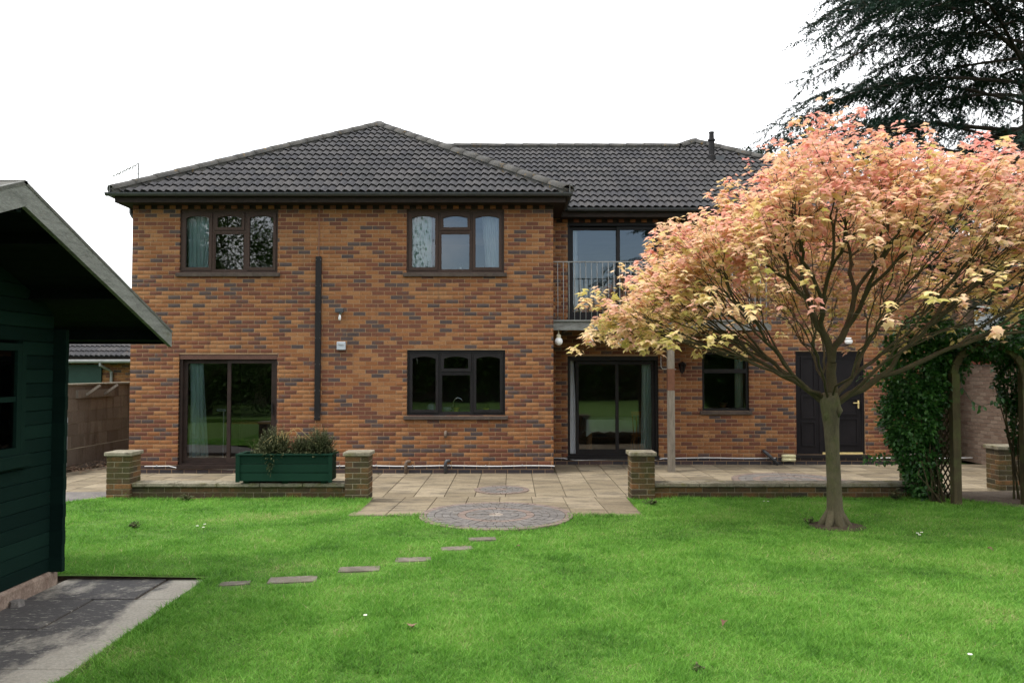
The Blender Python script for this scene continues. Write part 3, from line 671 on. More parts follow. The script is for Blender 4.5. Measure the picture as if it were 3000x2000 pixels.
# recessed slope: ridge part and the end hip
x0r = -2.7
pl_ridge = [(-s, -1, -(ex1 - x0r) * s + .2), (-1, 0, 0), (1, 0, 4.02 - x0r), (0, 1, (RDY - RY) * s), (0, -1, .001)]
roof_plane(roof, (x0r, RY, EZ), (1, 0, 0), (0, 1, PT), 0, 4.02 - x0r, (RDY - RY) * s, pl_ridge, 140)
hs = (RA[1] - RY) * s / (rx1 - RA[0])
k2 = ((RA[1] - RDY) * s) / (RA[0] - 4.02)
pl_hip = [(-1, 0, -(4.02 - x0r)), (-k2, 1, (RDY - RY) * s - k2 * (4.02 - x0r)), (hs, 1, hs * (rx1 - x0r)), (0, -1, .001)]
roof_plane(roof, (x0r, RY, EZ), (1, 0, 0), (0, 1, PT), 4.02 - x0r, rx1 - x0r, (RA[1] - RY) * s, pl_hip, 0)
# left and right slopes of the left wing (seen edge-on)
pl_l = [(s, 1, 9.78 * s - .0), (0, 1, hw * s), (1, 0, 9.78), (0, -1, .001)]
roof_plane(roof, (ex0, 9.4, EZ), (0, -1, 0), (1, 0, PT), 0, 9.78, hw * s, pl_l, 0)
pl_r = [(-s, 1, 0), (0, 1, hw * s), (1, 0, 8.0), (0, -1, .001)]
roof_plane(roof, (ex1, EY, EZ), (0, 1, 0), (-1, 0, PT), 0, 8.0, hw * s, pl_r, 0)
# half-round hip and ridge tiles
hme = MB(); n = 7; L_ = .43
vs = []
for y_, rr in ((0, .165), (L_, .152)):
    for k in range(n + 1):
        a = math.pi * k / n; vs.append((rr * math.cos(a), y_, rr * .62 * math.sin(a) - .03))
    for k in range(n + 1):
        a = math.pi * k / n; vs.append(((rr - .018) * math.cos(a), y_, (rr - .018) * .62 * math.sin(a) - .03))
m_ = 2 * (n + 1); fs = []
for k in range(n):
    fs += [(k, k + 1, m_ + k + 1, m_ + k), (n + 1 + k, m_ + n + 1 + k, m_ + n + 2 + k, n + 2 + k), (k, n + 1 + k, n + 2 + k, k + 1), (m_ + k, m_ + k + 1, m_ + n + 2 + k, m_ + n + 1 + k)]
hme.add(vs, fs); hm = hme.mesh('ridge_tile', RIDGE, True)
def ridge(a, b, lift=.02):
    a, b = Vector(a), Vector(b); d = (b - a); n = max(1, round(d.length / .42)); st = d / n; y = d.normalized(); x = y.cross(Vector((0, 0, 1))).normalized(); z = x.cross(y)
    bb = MB(); bb.bar(a - z * .03, b - z * .03, .27, .10, tuple(z)); bb.build('mortar_bed', RIDGE, roof)
    for i in range(n):
        p = a + st * i + z * (lift + random.uniform(-.004, .004))
        M = Matrix.Translation(p) @ Matrix((x, y, z)).transposed().to_4x4() @ Matrix.Diagonal((1, st.length / L_ * 1.04, 1, 1)); link('ridge_tile', hm, roof, M)
ridge((ex0 + .02, EY + .02, EZ + .045), AP); ridge((ex1 - .02, EY + .02, EZ + .045), AP); ridge(AP, (AP[0], 8, AP[2]))
ridge((-2.66, RDY, RDG), (4.02, RDY, RDG)); ridge((4.02, RDY, RDG), RA); ridge((rx1, RY, EZ + .03), RA); ridge(RA, (RA[0], 7.4, RA[2]))
# fascia, soffit, gutter
b = MB(); b.box(ex0 + .07, ex1 - .07, EY + .075, EY + .10, 4.86, EZ - .015); b.box(ex1 - .095, ex1 - .07, EY + .1, RY + .07, 4.86, EZ - .015); b.box(ex0 + .07, ex0 + .095, EY + .1, 9, 4.86, EZ - .015)
b.box(ex1 - .068, rx1 - .07, RY + .075, RY + .10, 4.86, EZ - .015); b.build('fascia', FASCIA, house)
b = MB(); b.box(ex0 + .096, ex1 - .096, EY + .101, .1, 4.868, 4.88); b.box(XR + .0, ex1 - .096, .101, RY + .3, 4.868, 4.88); b.box(ex1 - .066, rx1 - .096, RY + .101, YB + .1, 4.868, 4.88); b.box(ex0 + .096, XL + .1, .101, 9, 4.868, 4.88)
b.build('soffit', FASCIA, house)
def gutter(a, c, r=.058):
    a, c = Vector(a), Vector(c); d = (c - a).normalized(); sx = d.cross(Vector((0, 0, 1))); b = MB(); n = 8; vs = []
    for p in (a, c):
        for rr in (r, r - .006):
            for k in range(n + 1):
                t = math.pi * k / n; vs.append(p + sx * rr * math.cos(t) - Vector((0, 0, 1)) * rr * 1.05 * math.sin(t))
    q = n + 1; fs = []
    for k in range(n): fs += [(k, k + 1, 2 * q + k + 1, 2 * q + k), (q + k, 3 * q + k, 3 * q + k + 1, q + k + 1), (k, q + k, q + k + 1, k + 1), (2 * q + k, 2 * q + k + 1, 3 * q + k + 1, 3 * q + k)]
    fs += [(0, 2 * q, 3 * q, q), (n, q + n, 3 * q + n, 2 * q + n)]
    b.add(vs, fs); gt = b.build('gutter', GUTTER, house)
    L = (c - a).length; k = .35
    while k < L:
        p = a + d * k; bb = MB(); pts = [p + sx * (r + .004) * math.cos(math.pi * t / 8) - Vector((0, 0, 1)) * (r + .004) * 1.05 * math.sin(math.pi * t / 8) for t in range(9)]
        for t in range(8):
            w_ = d * .014; bb.add([pts[t] - w_, pts[t] + w_, pts[t + 1] + w_, pts[t + 1] - w_], [(0, 1, 2, 3)])
        bb.build('bracket', GUTTER, gt, fixn=False); k += .9
gz = EZ - .012
gutter((ex0 - .06, EY + .01, gz), (ex1 + .05, EY + .01, gz)); gutter((ex1 - .005, EY + .07, gz - .003), (ex1 - .005, RY - .05, gz - .003)); gutter((ex1 + .055, RY + .01, gz), (rx1 + .06, RY + .01, gz))
gutter((ex0 - .0, EY + .07, gz - .003), (ex0 - .0, 9, gz - .003))
b = MB(); b.tube([(ex0 + .05, .35, 4.95), (ex0 + .05, .35, 4.80), (ex0 + .08, .35, 4.74), (XL - .07, .35, 4.62), (XL - .05, .35, 4.55), (XL - .05, .35, .05)], .034, 10); b.build('downpipe', GUTTER, house, smooth=True)
for x in (ex0 + .02, ex1 - .0):
    b = MB(); b.tube([(x, EY - .02, 5.02), (x, EY - .02, 5.13), (x + .01, EY - .02, 5.155), (x + .035, EY - .02, 5.15), (x + .04, EY - .02, 5.13)], .006, 6); b.build('gutter_hook', GREYMETAL, house)
# flue pipe on the end hip
def on_plane(px, py):
    r = ray(px, py); t = (EZ + PT * (-D - RY) - H) / (r[2] - PT * r[1]); return r[0] * t, -D + r[1] * t, H + r[2] * t
fp = on_plane(2085, 470); ft = H + (H * 0 + 0) 
zt = W(2085, 387, fp[1])[1]; zc = W(2085, 413, fp[1])[1]
b = MB(); b.lathe((fp[0], fp[1], 0), [(.001, fp[2] - .1), (.066, fp[2] - .1), (.066, zc - .02), (.085, zc), (.085, zc + .035), (.06, zc + .05), (.055, zt - .03), (.062, zt - .028), (.062, zt), (.001, zt)], 16)
b.lathe((fp[0], fp[1], 0), [(.07, fp[2] - .12), (.085, fp[2] - .05), (.085, fp[2] + .11), (.067, fp[2] + .13)], 16); b.build('flue_pipe', BLACKFRAME, house, smooth=False)
b = MB(); b.bar((fp[0] + .08, fp[1] - .05, fp[2] + .01), (fp[0] + .28, fp[1] - .02, fp[2] + .04), .02, .14); b.build('lead_flashing', GUTTER, house)

# ---------------------------------------------------------------- balcony
BYf = .10; bx1 = 4.75
zb1 = W(1700, 937, BYf)[1]; zb0 = W(1700, 967, BYf)[1]
b = MB(); b.box(XR + .003, bx1, BYf, BYf + .05, zb0, zb1 - .03); bal = b.build('balcony', GREYWOOD, house)
b = MB(); b.box(XR + .003, bx1 + .02, BYf - .03, YB - .003, zb1 - .028, zb1); b.build('deck', GREYWOOD, bal)
for k in range(7):
    b = MB(); x = XR + .25 + k * .6; b.box(x, x + .045, BYf + .052, YB - .003, zb0 + .01, zb1 - .03); b.build('joist', POSTWOOD, bal)
zr = W(1700, 767, BYf)[1]
b = MB(); b.tube([(XR + .003, BYf + .02, zr), (bx1, BYf + .02, zr)], .011, 8); b.build('rail', GREYMETAL, bal)
rme = MB(); rme.tube([(0, 0, 0), (.004, 0, .25), (0, 0, zr - zb1)], .0075, 6); rm = rme.mesh('baluster', GREYMETAL, True)
x = W(1634, 880, BYf)[0]
while x < bx1: link('baluster', rm, bal, Matrix.Translation((x, BYf + .02, zb1))); x += .1035
b = MB(); pxp = W(1966, 1200, BYf + .1)[0]; zt = zb0; pw = .06
zc1, zc2 = W(1966, 1080, BYf + .1)[1], W(1966, 1143, BYf + .1)[1]
b.box(pxp - pw, pxp + pw, BYf + .052, BYf + .052 + 2 * pw, .002, zt + .08); post = b.build('post', POSTWOOD, bal)
b = MB(); b.box(pxp - pw - .003, pxp + pw + .003, BYf + .049, BYf + .055 + 2 * pw, zc2, zc1); b.build('painted_band', mat('brown_paint', [(.3, (.10, .04, .02)), (.7, (.13, .055, .03))], scale=6, rough=.6), bal)

# ---------------------------------------------------------------- pipes, cables and boxes fixed to the wall (parts of the house)
tx0, tx1 = W(924, 990, 0)[0], W(941, 990, 0)[0]; tz1 = W(932, 752, 0)[1]; tz0 = W(932, 1230, 0)[1]
b = MB(); b.box(tx0, tx1, -.045, -.003, tz0, tz1); tr = b.build('cable_cover', BLACKFRAME, house, bevel=.006)
for k in range(7):
    for xx in (tx0 + .012, tx1 - .012):
        b = MB(); z = tz0 + .06 + k * (tz1 - tz0 - .12) / 6; b.lathe((xx, -.046, z), [(.001, .003), (.006, .002), (.006, -.002)], 8, 'y'); b.build('screw', GREYMETAL, tr)
b = MB(); b.tube([((tx0 + tx1) / 2, -.014, tz1 - .02), ((tx0 + tx1) / 2, -.014, 4.86)], .010, 8); b.build('copper_pipe', COPPER, house)
def drain(px, ytop, Y, m, r=.03):
    x, z = W(px, ytop, Y); b = MB(); b.tube([(x + .06, Y + .03, z - .03), (x + .06, Y - .035, z - .02), (x + .02, Y - .055, z - .02), (x, Y - .055, z - .06), (x, Y - .055, .003)], r, 10); b.build('drain_pipe', m, house, smooth=True)
drain(1190, 1347, 0, PIPEBROWN); drain(1306, 1345, 0, GUTTER)
x, z = W(1306, 1265, 0); b = MB(); b.tube([(x, .02, z), (x, -.05, z), (x, -.06, z - .03), (x, -.06, z - .10)], .028, 10); b.build('overflow_pipe', PIPEBROWN, house, smooth=True)
x, z = W(2255, 1322, YB); b = MB(); b.tube([(x - .12, YB + .03, z + .02), (x - .12, YB - .05, z), (x - .07, YB - .08, z - .04), (x + .13, YB - .10, .01)], .033, 10); b.build('waste_pipe', GUTTER, house, smooth=True)
x, z = W(2308, 1345, YB)
b = MB()
for dz_ in (.035, -.035): b.tube([(x - .13, YB - .05, z + dz_ + .03), (x, YB - .05, z + dz_ + .035), (x + .13, YB - .05, z + dz_ + .03)], .037, 10)
b.build('pipe_lagging', FOAM, house, smooth=True)
def cable(pts, m=None, r=.008):
    b = MB(); b.tube(pts, r, 6); return b.build('cable', m or WHITE, house, smooth=True)
zc = W(1000, 1364, 0)[1]
pts = []; x = XL + .3; lx1 = LD[1] + .05
while x < XR - .02:
    zz = zc + .006 * math.sin(x * 4.1) - (.055 if LD[0] + .05 < x < LD[1] + .1 else 0); pts.append((x, -.014, zz)); x += .22
pts += [(XR - .01, -.016, zc), (XR + .02, -.012, zc - .005)]; cab = cable(pts)
for p in pts[1:-2:3]:
    b = MB(); b.lathe((p[0], p[1] - .004, p[2] + .012), [(.001, .012), (.012, .008), (.012, -.008)], 8, 'y'); b.build('cable_clip', GREYBOX, cab)
zc = W(2000, 1341, YB)[1]; pts = []; x = XR + .05
while x < DR[0] - .4: pts.append((x, YB - .014, zc + .006 * math.sin(x * 3.7) - (.035 if PD[0] - .05 < x < PD[1] + .05 else 0))); x += .22
cable(pts); pts = [(DR[1] + .1 + k * .25, YB - .014, zc + .006 * math.sin(k)) for k in range(9)]; cable(pts)
x, z = W(1936, 1080, YB); cable([(x, YB - .012, z + .25), (x + .0, YB - .012, z + .05), (x + .03, YB - .012, z - .0), (x + .3, YB - .012, z - .01)], r=.006)

# ================================================================== curtains and things seen through the windows
def curtain(name, label, x0, x1, z0, z1, y, m, folds=5, amp=.03, x0b=None, x1b=None, gather=None):
    """hanging cloth with vertical folds; bottom edge may shift sideways"""
    x0b = x0 if x0b is None else x0b; x1b = x1 if x1b is None else x1b; nu, nv = folds * 8, 10; vs = []; th = .004
    for s_ in (0, 1):
        for k in range(nv + 1):
            t = k / nv; z = z1 + (z0 - z1) * t; a = x0 + (x0b - x0) * t ** 1.3; c = x1 + (x1b - x1) * t ** 1.3
            for i in range(nu + 1):
                u = i / nu; ph = u * folds * 2 * math.pi + .5 * math.sin(3 * t + u * 5)
                vs.append((a + (c - a) * u + .3 * amp * math.sin(2 * ph), y + amp * (.6 + .4 * t) * math.sin(ph) + s_ * th, z))
    q = (nu + 1) * (nv + 1); fs = []
    for k in range(nv):
        for i in range(nu):
            a = k * (nu + 1) + i; fs += [(a, a + 1, a + nu + 2, a + nu + 1), (q + a, q + a + nu + 1, q + a + nu + 2, q + a + 1)]
    b = MB(); b.add(vs, fs); return tag(b.build(name, m, smooth=True), label, 'curtain')
cx = lambda px, Y: W(px, 1000, Y)[0]
wx = lambda op, f: op[0] + (op[1] - op[0]) * f
curtain('curtain', 'pale green curtain drawn aside in the upper window under the aerial', wx(UL, .03), wx(UL, .26), 2.68, 4.78, .20, CURTAIN, 6, .035)
curtain('curtain', 'folded pale green curtain in the upper window nearest the balcony', wx(UR, .03), wx(UR, .25), 2.68, 4.78, .20, CURTAIN, 6, .035)
curtain('curtain', 'thin white curtain swept sideways in the upper window nearest the balcony', wx(UR, .77), wx(UR, .98), 2.68, 4.78, .20, NETCURTAIN, 5, .03, wx(UR, .85), wx(UR, 1.0))
curtain('curtain', 'long pale teal curtain behind the sliding door with planter before it', wx(LD, .06), wx(LD, .20), .12, 2.3, .23, CURTAIN, 4, .035, wx(LD, .06), wx(LD, .26))
curtain('curtain', 'narrow end of a teal curtain beside the sliding door handle by the planter', wx(LD, .955), wx(LD, .965), .12, 2.0, .27, CURTAIN, 2, .012, wx(LD, .90), wx(LD, .965))
curtain('curtain', 'grey-white curtain edge at the open side of the dining room sliding door', wx(PD, .03), wx(PD, .075), .13, 2.3, YB + .22, NETCURTAIN, 2, .02, wx(PD, .03), wx(PD, .13))
curtain('curtain', 'long pale teal curtain inside the dining room door beside the wooden chair', wx(PD, .84), wx(PD, .94), .12, 2.3, YB + .24, CURTAIN, 4, .035, wx(PD, .82), wx(PD, .945))
curtain('curtain', 'pale blue curtain in the small window beside the wall lantern', wx(SWN, .76), wx(SWN, .94), .75, 2.3, YB + .22, CURTAIN, 4, .025)
curtain('curtain', 'white curtain edge inside the glazed balcony door', wx(BD, .05), wx(BD, .12), 2.68, 4.75, YB + .24, NETCURTAIN, 3, .02)
# window boards carry the pots
def board(x0, x1, z, y0, y1): b = MB(); b.box(x0, x1, y0, y1, z - .03, z); b.build('window_board', WHITE, house)
board(LR[0] + .0, LR[1] - .0, LR[2] + .05, .16, .42); board(UL[0], UL[1], UL[2] + .05, .145, .22); board(UR[0], UR[1], UR[2] + .05, .145, .22); board(SWN[0], SWN[1], SWN[2] + .05, YB + .145, YB + .20 + .2)
def sprigs(name, c, n, h, spread, m, parent, size=.03, seed=0, up=.8, droop=0.):
    r = np.random.default_rng(seed); pos, dr_, sz, tn = [], [], [], []
    mb = MB()
    for i in range(n):
        a = r.random() * 6.28; rad = spread * math.sqrt(r.random()); e = Vector((c[0] + rad * math.cos(a), c[1] + rad * math.sin(a), c[2] + h * r.uniform(.6, 1) * (1 - .5 * (rad / spread) ** 2)))
        s0 = Vector((c[0] + .2 * rad * math.cos(a), c[1] + .2 * rad * math.sin(a), c[2]))
        mb.tube([s0, (s0 + e) / 2 + Vector((0, 0, .1 * h)), e], .0025, 3, False)
        for k in range(7):
            t = .35 + .65 * k / 6; p = s0.lerp(e, t); pos.append(p); aa = r.random() * 6.28; dr_.append((math.cos(aa), math.sin(aa), r.uniform(-.2, .7))); sz.append(size * r.uniform(.7, 1.2)); tn.append(r.random())
    mb.build('stem', m, parent)
    sz = np.array(sz); ms = frames(np.array(dr_)) * sz[:, None, None]
    return scatter(name, [(0, 0, 0), (.32, .45, .06), (0, 1, -.05), (-.32, .45, .06)], [(0, 1, 2), (0, 2, 3)], ms, np.array(pos), tn, m, parent, kind='stuff')
def pot(c, r, h, m, label, plant, cat='plant pot', hgt=.12, seed=1, sp=.06):
    t = thing('plant_pot', label, cat, c)
    b = MB(); b.lathe(c, [(.001, 0), (r * .75, 0), (r * .93, h * .75), (r * 1.08, h * .76), (r * 1.08, h), (r * .9, h), (r * .86, h * .85), (.001, h * .85)], 14); b.build('pot', m, t, smooth=False)
    sprigs('leaves', (c[0], c[1], c[2] + h * .85), plant, hgt, sp, CLIMBER, t, .03, seed)
    return t
yk = .20; kz = LR[2] + .05
pot((W(1337, 1200, yk)[0], yk, kz), .05, .09, YELLOWPOT, 'yellow plant pot under the curved kitchen tap', 8, hgt=.08)
pot((W(1424, 1200, yk)[0], yk, kz), .05, .075, YELLOWPOT, 'yellow pot with spiky leaves at the end of the kitchen window ledge', 9, hgt=.12, seed=3, sp=.09)
b = MB(); tx = W(1328, 1200, .36)[0]; b.tube([(tx, .36, kz), (tx, .36, kz + .16)] + [(tx + .09 - .09 * math.cos(a), .36, kz + .16 + .10 * math.sin(a)) for a in np.linspace(0.1, 2.9, 8)], .011, 8)
b.tube([(tx - .07, .36, kz + .001), (tx - .07, .36, kz + .05), (tx, .36, kz + .06)], .012, 8); tag(b.build('kitchen_tap', CHROME, smooth=True), 'curved chrome kitchen tap behind the lower window', 'tap')
b = MB(); c = (W(1310, 1200, .3)[0], .3, kz); b.lathe(c, [(.001, .0), (.06, .0), (.075, .09), (.07, .09), (.055, .01), (.001, .01)], 14); tag(b.build('glass_bowl', GREYBOX, smooth=True), 'grey bowl standing beside the kitchen tap', 'bowl')
b = MB(); c = (W(1265, 1195, .3)[0], .3, kz + .0); b.lathe(c, [(.001, .0), (.10, .0), (.11, .03), (.10, .035), (.001, .035)], 16); dish = tag(b.build('dish', CLIMBER), 'green dish with a domed glass cover on the kitchen ledge', 'dish')
b = MB(); b.lathe((c[0], c[1], c[2] + .036), [(.095, 0), (.09, .06), (.06, .11), (.001, .13)], 16); b.build('cover', GREYBOX, dish, smooth=True)
for op, dx in ((UL, .50), (UR, .545)):
    c = (wx(op, dx), .185, op[2] + .05)
    t = thing('vase', 'small white vase with a leafy sprig in the upper window ' + ('under the aerial' if op is UL else 'beside the balcony'), 'vase', c)
    b = MB(); b.lathe(c, [(.001, 0), (.03, 0), (.035, .03), (.02, .055), (.026, .075), (.02, .075), (.001, .06)], 12); b.build('vase_body', WHITE, t, smooth=True); sprigs('sprig', (c[0], c[1], c[2] + .06), 6, .13, .035, HERB, t, .025, 4)
c = (W(2119, 1190, YB + .27)[0], YB + .27, SWN[2] + .05)
pot(c, .085, .11, WICKER, 'leafy potted plant in a wicker basket behind the small window', 26, 'potted plant', .16, 8, .14)
# dining table and chair in the garden room
tbx, tby = 2.02, YB + 1.25
t = thing('dining_table', 'dining table inside the sliding door under the balcony', 'table', (tbx, tby, .105))
b = MB(); b.box(tbx - .45, tbx + .75, tby - .4, tby + .4, .80, .83); b.build('table_top', PINE, t)
for sx_ in (-.38, .68):
    for sy_ in (-.33, .33): b = MB(); b.box(tbx + sx_ - .03, tbx + sx_ + .03, tby + sy_ - .03, tby + sy_ + .03, .105, .80); b.build('leg', PINE, t)
b = MB(); n = 40; vs = []
per = [(-.47 + 1.24 * k / 10, -.42) for k in range(10)] + [(.77, -.42 + .84 * k / 10) for k in range(10)] + [(.77 - 1.24 * k / 10, .42) for k in range(10)] + [(-.47, .42 - .84 * k / 10) for k in range(10)]
for k, (a, c_) in enumerate(per):
    w_ = .02 * math.sin(k * 1.9); corner = .10 if k % 10 == 0 else 0
    vs += [(tbx + a, tby + c_, .834), (tbx + a * (1.02 + w_), tby + c_ * (1.03 + w_), .834 - .26 - corner - .02 * math.sin(k * 2.7))]
fs = [(2 * k, 2 * ((k + 1) % n), 2 * ((k + 1) % n) + 1, 2 * k + 1) for k in range(n)] + [tuple(2 * k for k in range(n))]
b.add(vs, fs); tag(b.build('tablecloth', LINEN, smooth=False, fixn=False), 'pale green cloth draped over the dining table', 'tablecloth')
cxx, cy = W(1880, 1250, YB + .72)[0] - .05, YB + .62
t = thing('dining_chair', 'wooden spindle-back chair inside the sliding door under the balcony', 'chair', (cxx, cy, .105))
b = MB(); b.lathe((cxx, cy, .52), [(.001, 0), (.19, 0), (.21, .02), (.20, .035), (.001, .03)], 16); b.build('seat', PINE, t)
for sx_ in (-1, 1):
    for sy_ in (-1, 1): b = MB(); b.tube([(cxx + sx_ * .13, cy + sy_ * .13, .525), (cxx + sx_ * .19, cy + sy_ * .18, .105)], [.018, .014], 8); b.build('leg', PINE, t)
for k in range(6): b = MB(); xx = -.16 + .064 * k; b.tube([(cxx + xx, cy - .16, .54), (cxx + xx * 1.2, cy - .24, .98)], .010, 6); b.build('spindle', PINE, t)
b = MB(); b.bar((cxx - .22, cy - .245, .99), (cxx + .22, cy - .245, .99), .025, .075); b.build('back_rail', PINE, t)
# furniture in the left room
xx = wx(LD, .52)
t = thing('desk', 'dark desk standing inside the sliding door behind the planter', 'desk', (xx + .2, 1.6, .105))
b = MB(); b.box(xx - .55, xx + .9, 1.3, 1.9, .80, .84); b.build('desk_top', PINE, t)
for k in (-.5, .82): b = MB(); b.box(xx + k - .04, xx + k + .04, 1.32, 1.88, .105, .80); b.build('leg', INTDARK, t)
b = MB(); b.box(xx + .25, xx + .72, 1.34, 1.86, .25, .78); b.build('drawer_unit', INTDARK, t)
t = thing('ironing_stand', 'slim white stand inside the sliding door beside the teal curtain', 'stand', (wx(LD, .30), .8, .105))
b = MB(); b.tube([(wx(LD, .30), .8, .105), (wx(LD, .30), .8, 1.08)], .012, 8); b.build('pole', WHITE, t); b = MB(); b.box(wx(LD, .24), wx(LD, .34), .72, .9, 1.08, 1.12); b.build('top', GREYBOX, t)
b = MB(); b.lathe((wx(LD, .30), .8, .105), [(.001, .02), (.12, .015), (.12, 0), (.001, 0)], 14); b.build('base', WHITE, t)

# ================================================================== lamps and boxes on the wall
x, z = W(998, 912, 0)
t = thing('security_light', 'small security floodlight with sensor fixed to the brick wall', 'floodlight', (x, 0, z))
b = MB(); b.box(x - .02, x + .02, -.05, -.001, z - .05, z + .03); b.build('bracket', GREYBOX, t)
b = MB(); b.box(x - .072, x + .072, -.13, -.051, z - .03, z + .05); b.build('lamp_head', GUTTER, t, bevel=.008)
b = MB(); b.lathe((x + .0, -.07, z - .17), [(.001, 0), (.022, .01), (.025, .05), (.02, .09), (.001, .115)], 12); b.build('sensor', WHITE, t, smooth=True)
x, z = W(1001, 1013, 0)
b = MB(); b.box(x - .08, x + .08, -.06, -.001, z - .075, z + .075); t = tag(b.build('junction_box', GREYBOX, bevel=.01), 'square grey plastic box fixed to the wall below the floodlight', 'wall box')
b = MB(); b.bar((x - .05, -.062, z + .02), (x + .05, -.062, z + .01), .008, .012); b.build('clasp', GREYMETAL, t)
x, z = W(2482, 1002, YB)
b = MB(); b.lathe((x, YB - .07, z - .04), [(.001, 0), (.06, .005), (.075, .04), (.07, .08), (.001, .085)], 16); b.box(x - .05, x + .05, YB - .08, YB - .001, z + .06, z + .09); tag(b.build('door_lamp', WHITE, smooth=False), 'white bulkhead lamp above the black back door', 'lamp')
gl = [(1636.5, 'beside the front brick corner'), (1727, 'second from the front brick corner'), (1816.5, 'third from the front brick corner'), (1906, 'fourth from the front brick corner')]
for i, (px, w) in enumerate(gl):
    x, z = W(px, 1000, BYf + .09); yy = BYf + .09
    t = thing('globe_lamp', 'white globe lamp hanging under the balcony beam, ' + w, 'lamp', (x, yy, z), 'globe lamps under the balcony')
    b = MB(); b.lathe((x, yy, z), [(.001, -.075)] + [(.075 * math.cos(a), .075 * math.sin(a)) for a in np.linspace(-1.4, 1.15, 12)], 20); b.build('globe', WHITE, t, smooth=True)
    b = MB(); b.lathe((x, yy, z), [(.042, .062), (.044, .115), (.03, .13), (.012, .14), (.012, zb0 - z + .03), (.001, zb0 - z + .03)], 14); b.build('lamp_cap', CREAM, t)
# wall lantern
x, z = W(1995, 1073, YB); yy = YB - .11
t = thing('wall_lantern', 'black coach lantern on the brick wall beside the balcony post', 'lantern', (x, YB, z))
b = MB(); b.tube([(x, YB - .002, z - .03), (x, YB - .05, z - .0), (x, yy, z + .02), (x, yy, z + .06)], .012, 8); b.lathe((x, YB - .002, z - .04), [(.001, .012), (.04, .01), (.04, 0)], 12, 'y'); b.build('bracket', BLACKFRAME, t)
b = MB(); b.lathe((x, yy, z), [(.001, .10), (.02, .09), (.085, .05), (.09, .04), (.06, .04)], 6); b.build('cap', BLACKFRAME, t)
b = MB()
for k in range(6):
    a = k * math.pi / 3; b.bar((x + .075 * math.cos(a), yy + .075 * math.sin(a), z + .04), (x + .035 * math.cos(a), yy + .035 * math.sin(a), z - .11), .01, .01)
b.lathe((x, yy, z), [(.04, -.10), (.04, -.115), (.02, -.13), (.001, -.15)], 6); b.build('cage', BLACKFRAME, t)
b = MB(); b.lathe((x, yy, z), [(.07, .038), (.032, -.10)], 6); b.build('pane', DARKGLASS, t)
# aerial on the back slope of the house
ax, ay = W(405, 520, 6.2)[0], 6.2; azb = EZ + (ax - ex0) * PT; azt = W(405, 478, ay)[1]
t = thing('tv_aerial', 'thin rooftop television aerial on a mast behind the hip', 'aerial', (ax, ay, azb))
b = MB(); b.tube([(ax, ay, azb - .05), (ax, ay, azt)], .018, 8); b.build('mast', GREYMETAL, t)
b = MB(); b.tube([(ax - .5, ay - .3, azt - .42), (ax - .05, ay, azt - .05)], .012, 6); b.build('boom', GREYMETAL, t)
for k in range(8):
    q = k / 7; p = Vector((ax - .5 + .45 * q, ay - .3 + .3 * q, azt - .42 + .37 * q)); b = MB(); b.tube([p - Vector((.12, -.2, 0)), p + Vector((.12, -.2, 0))], .010, 5); b.build('element', GREYMETAL, t)
for k in range(4): b = MB(); zz = azt - .55 + k * .13; b.tube([(ax - .55, ay, zz), (ax + .25, ay, zz)], .009, 5); b.build('reflector_rod', GREYMETAL, t)

# ================================================================== patio pillars, low walls, planter
PILY = -3.40; bfull, bh_ = .215, .065
pm = MB(); pm.box(0, .215, 0, .1025, 0, .065); pme = pm.mesh('brick', MOSSBRICK)
bm = bmesh.new(); bm.from_mesh(pme); bmesh.ops.bevel(bm, geom=bm.edges[:], offset=.005, segments=1, affect='EDGES'); bmesh.ops.recalc_face_normals(bm, faces=bm.faces[:]); bm.to_mesh(pme); bm.free()
def pillar(x, y, label, z0=0., top=.70):
    t = thing('brick_pillar', label, 'pillar', (x, y, z0), 'pillars along the patio wall'); S = .3275; nc = int((top - z0 - .055) / .075 + .5)
    b = MB(); b.box(x - S / 2 + .006, x + S / 2 - .006, y - S / 2 + .006, y + S / 2 - .006, z0 - .05, z0 + nc * .075); b.build('core', MOSSMORTAR, t)
    for c in range(nc):
        z = z0 + c * .075 - .001; h = S / 2
        spec = [((-h, -h), 0), ((h, -h), 90), ((h, h), 180), ((-h, h), 270)] if c % 2 else [((h - .215, -h), 0), ((h, h - .215), 90), ((-h + .215, h), 180), ((-h, -h + .215), 270)]
        for (dx, dy), a in spec:
            M = Matrix.Translation((x + dx, y + dy, z)) @ Matrix.Rotation(R(a), 4, 'Z'); o = link('brick', pme, t, M); o['tone'] = random.random() * .98 + .01
    zt = z0 + nc * .075; b = MB(); b.box(x - .19, x + .19, y - .19, y + .19, zt, zt + .055); b.build('capstone', COPING, t, bevel=.008)
    return t
pY = PILY + .16
p1 = W(346, 1400, PILY)[0]; p2 = W(1045, 1400, PILY)[0]; p3 = W(1884, 1400, PILY)[0]; p4 = W(2690, 1400, PILY + .4)[0]; p5 = W(2958, 1400, -2.5)[0]
pillar(p1, pY, 'square brick pillar with capstone next to the garden shed', LZ - .01); pillar(p2, pY, 'square brick pillar with capstone beside the green planter', LZ - .01)
pillar(p3, pY, 'square brick pillar with capstone before the dining room door', LZ - .01); pillar(p4, pY + .3, 'square brick pillar half hidden behind the climbing plant', LZ - .01, .68); pillar(p5, -2.35, 'square brick pillar seen through the garden arch', LZ - .01)
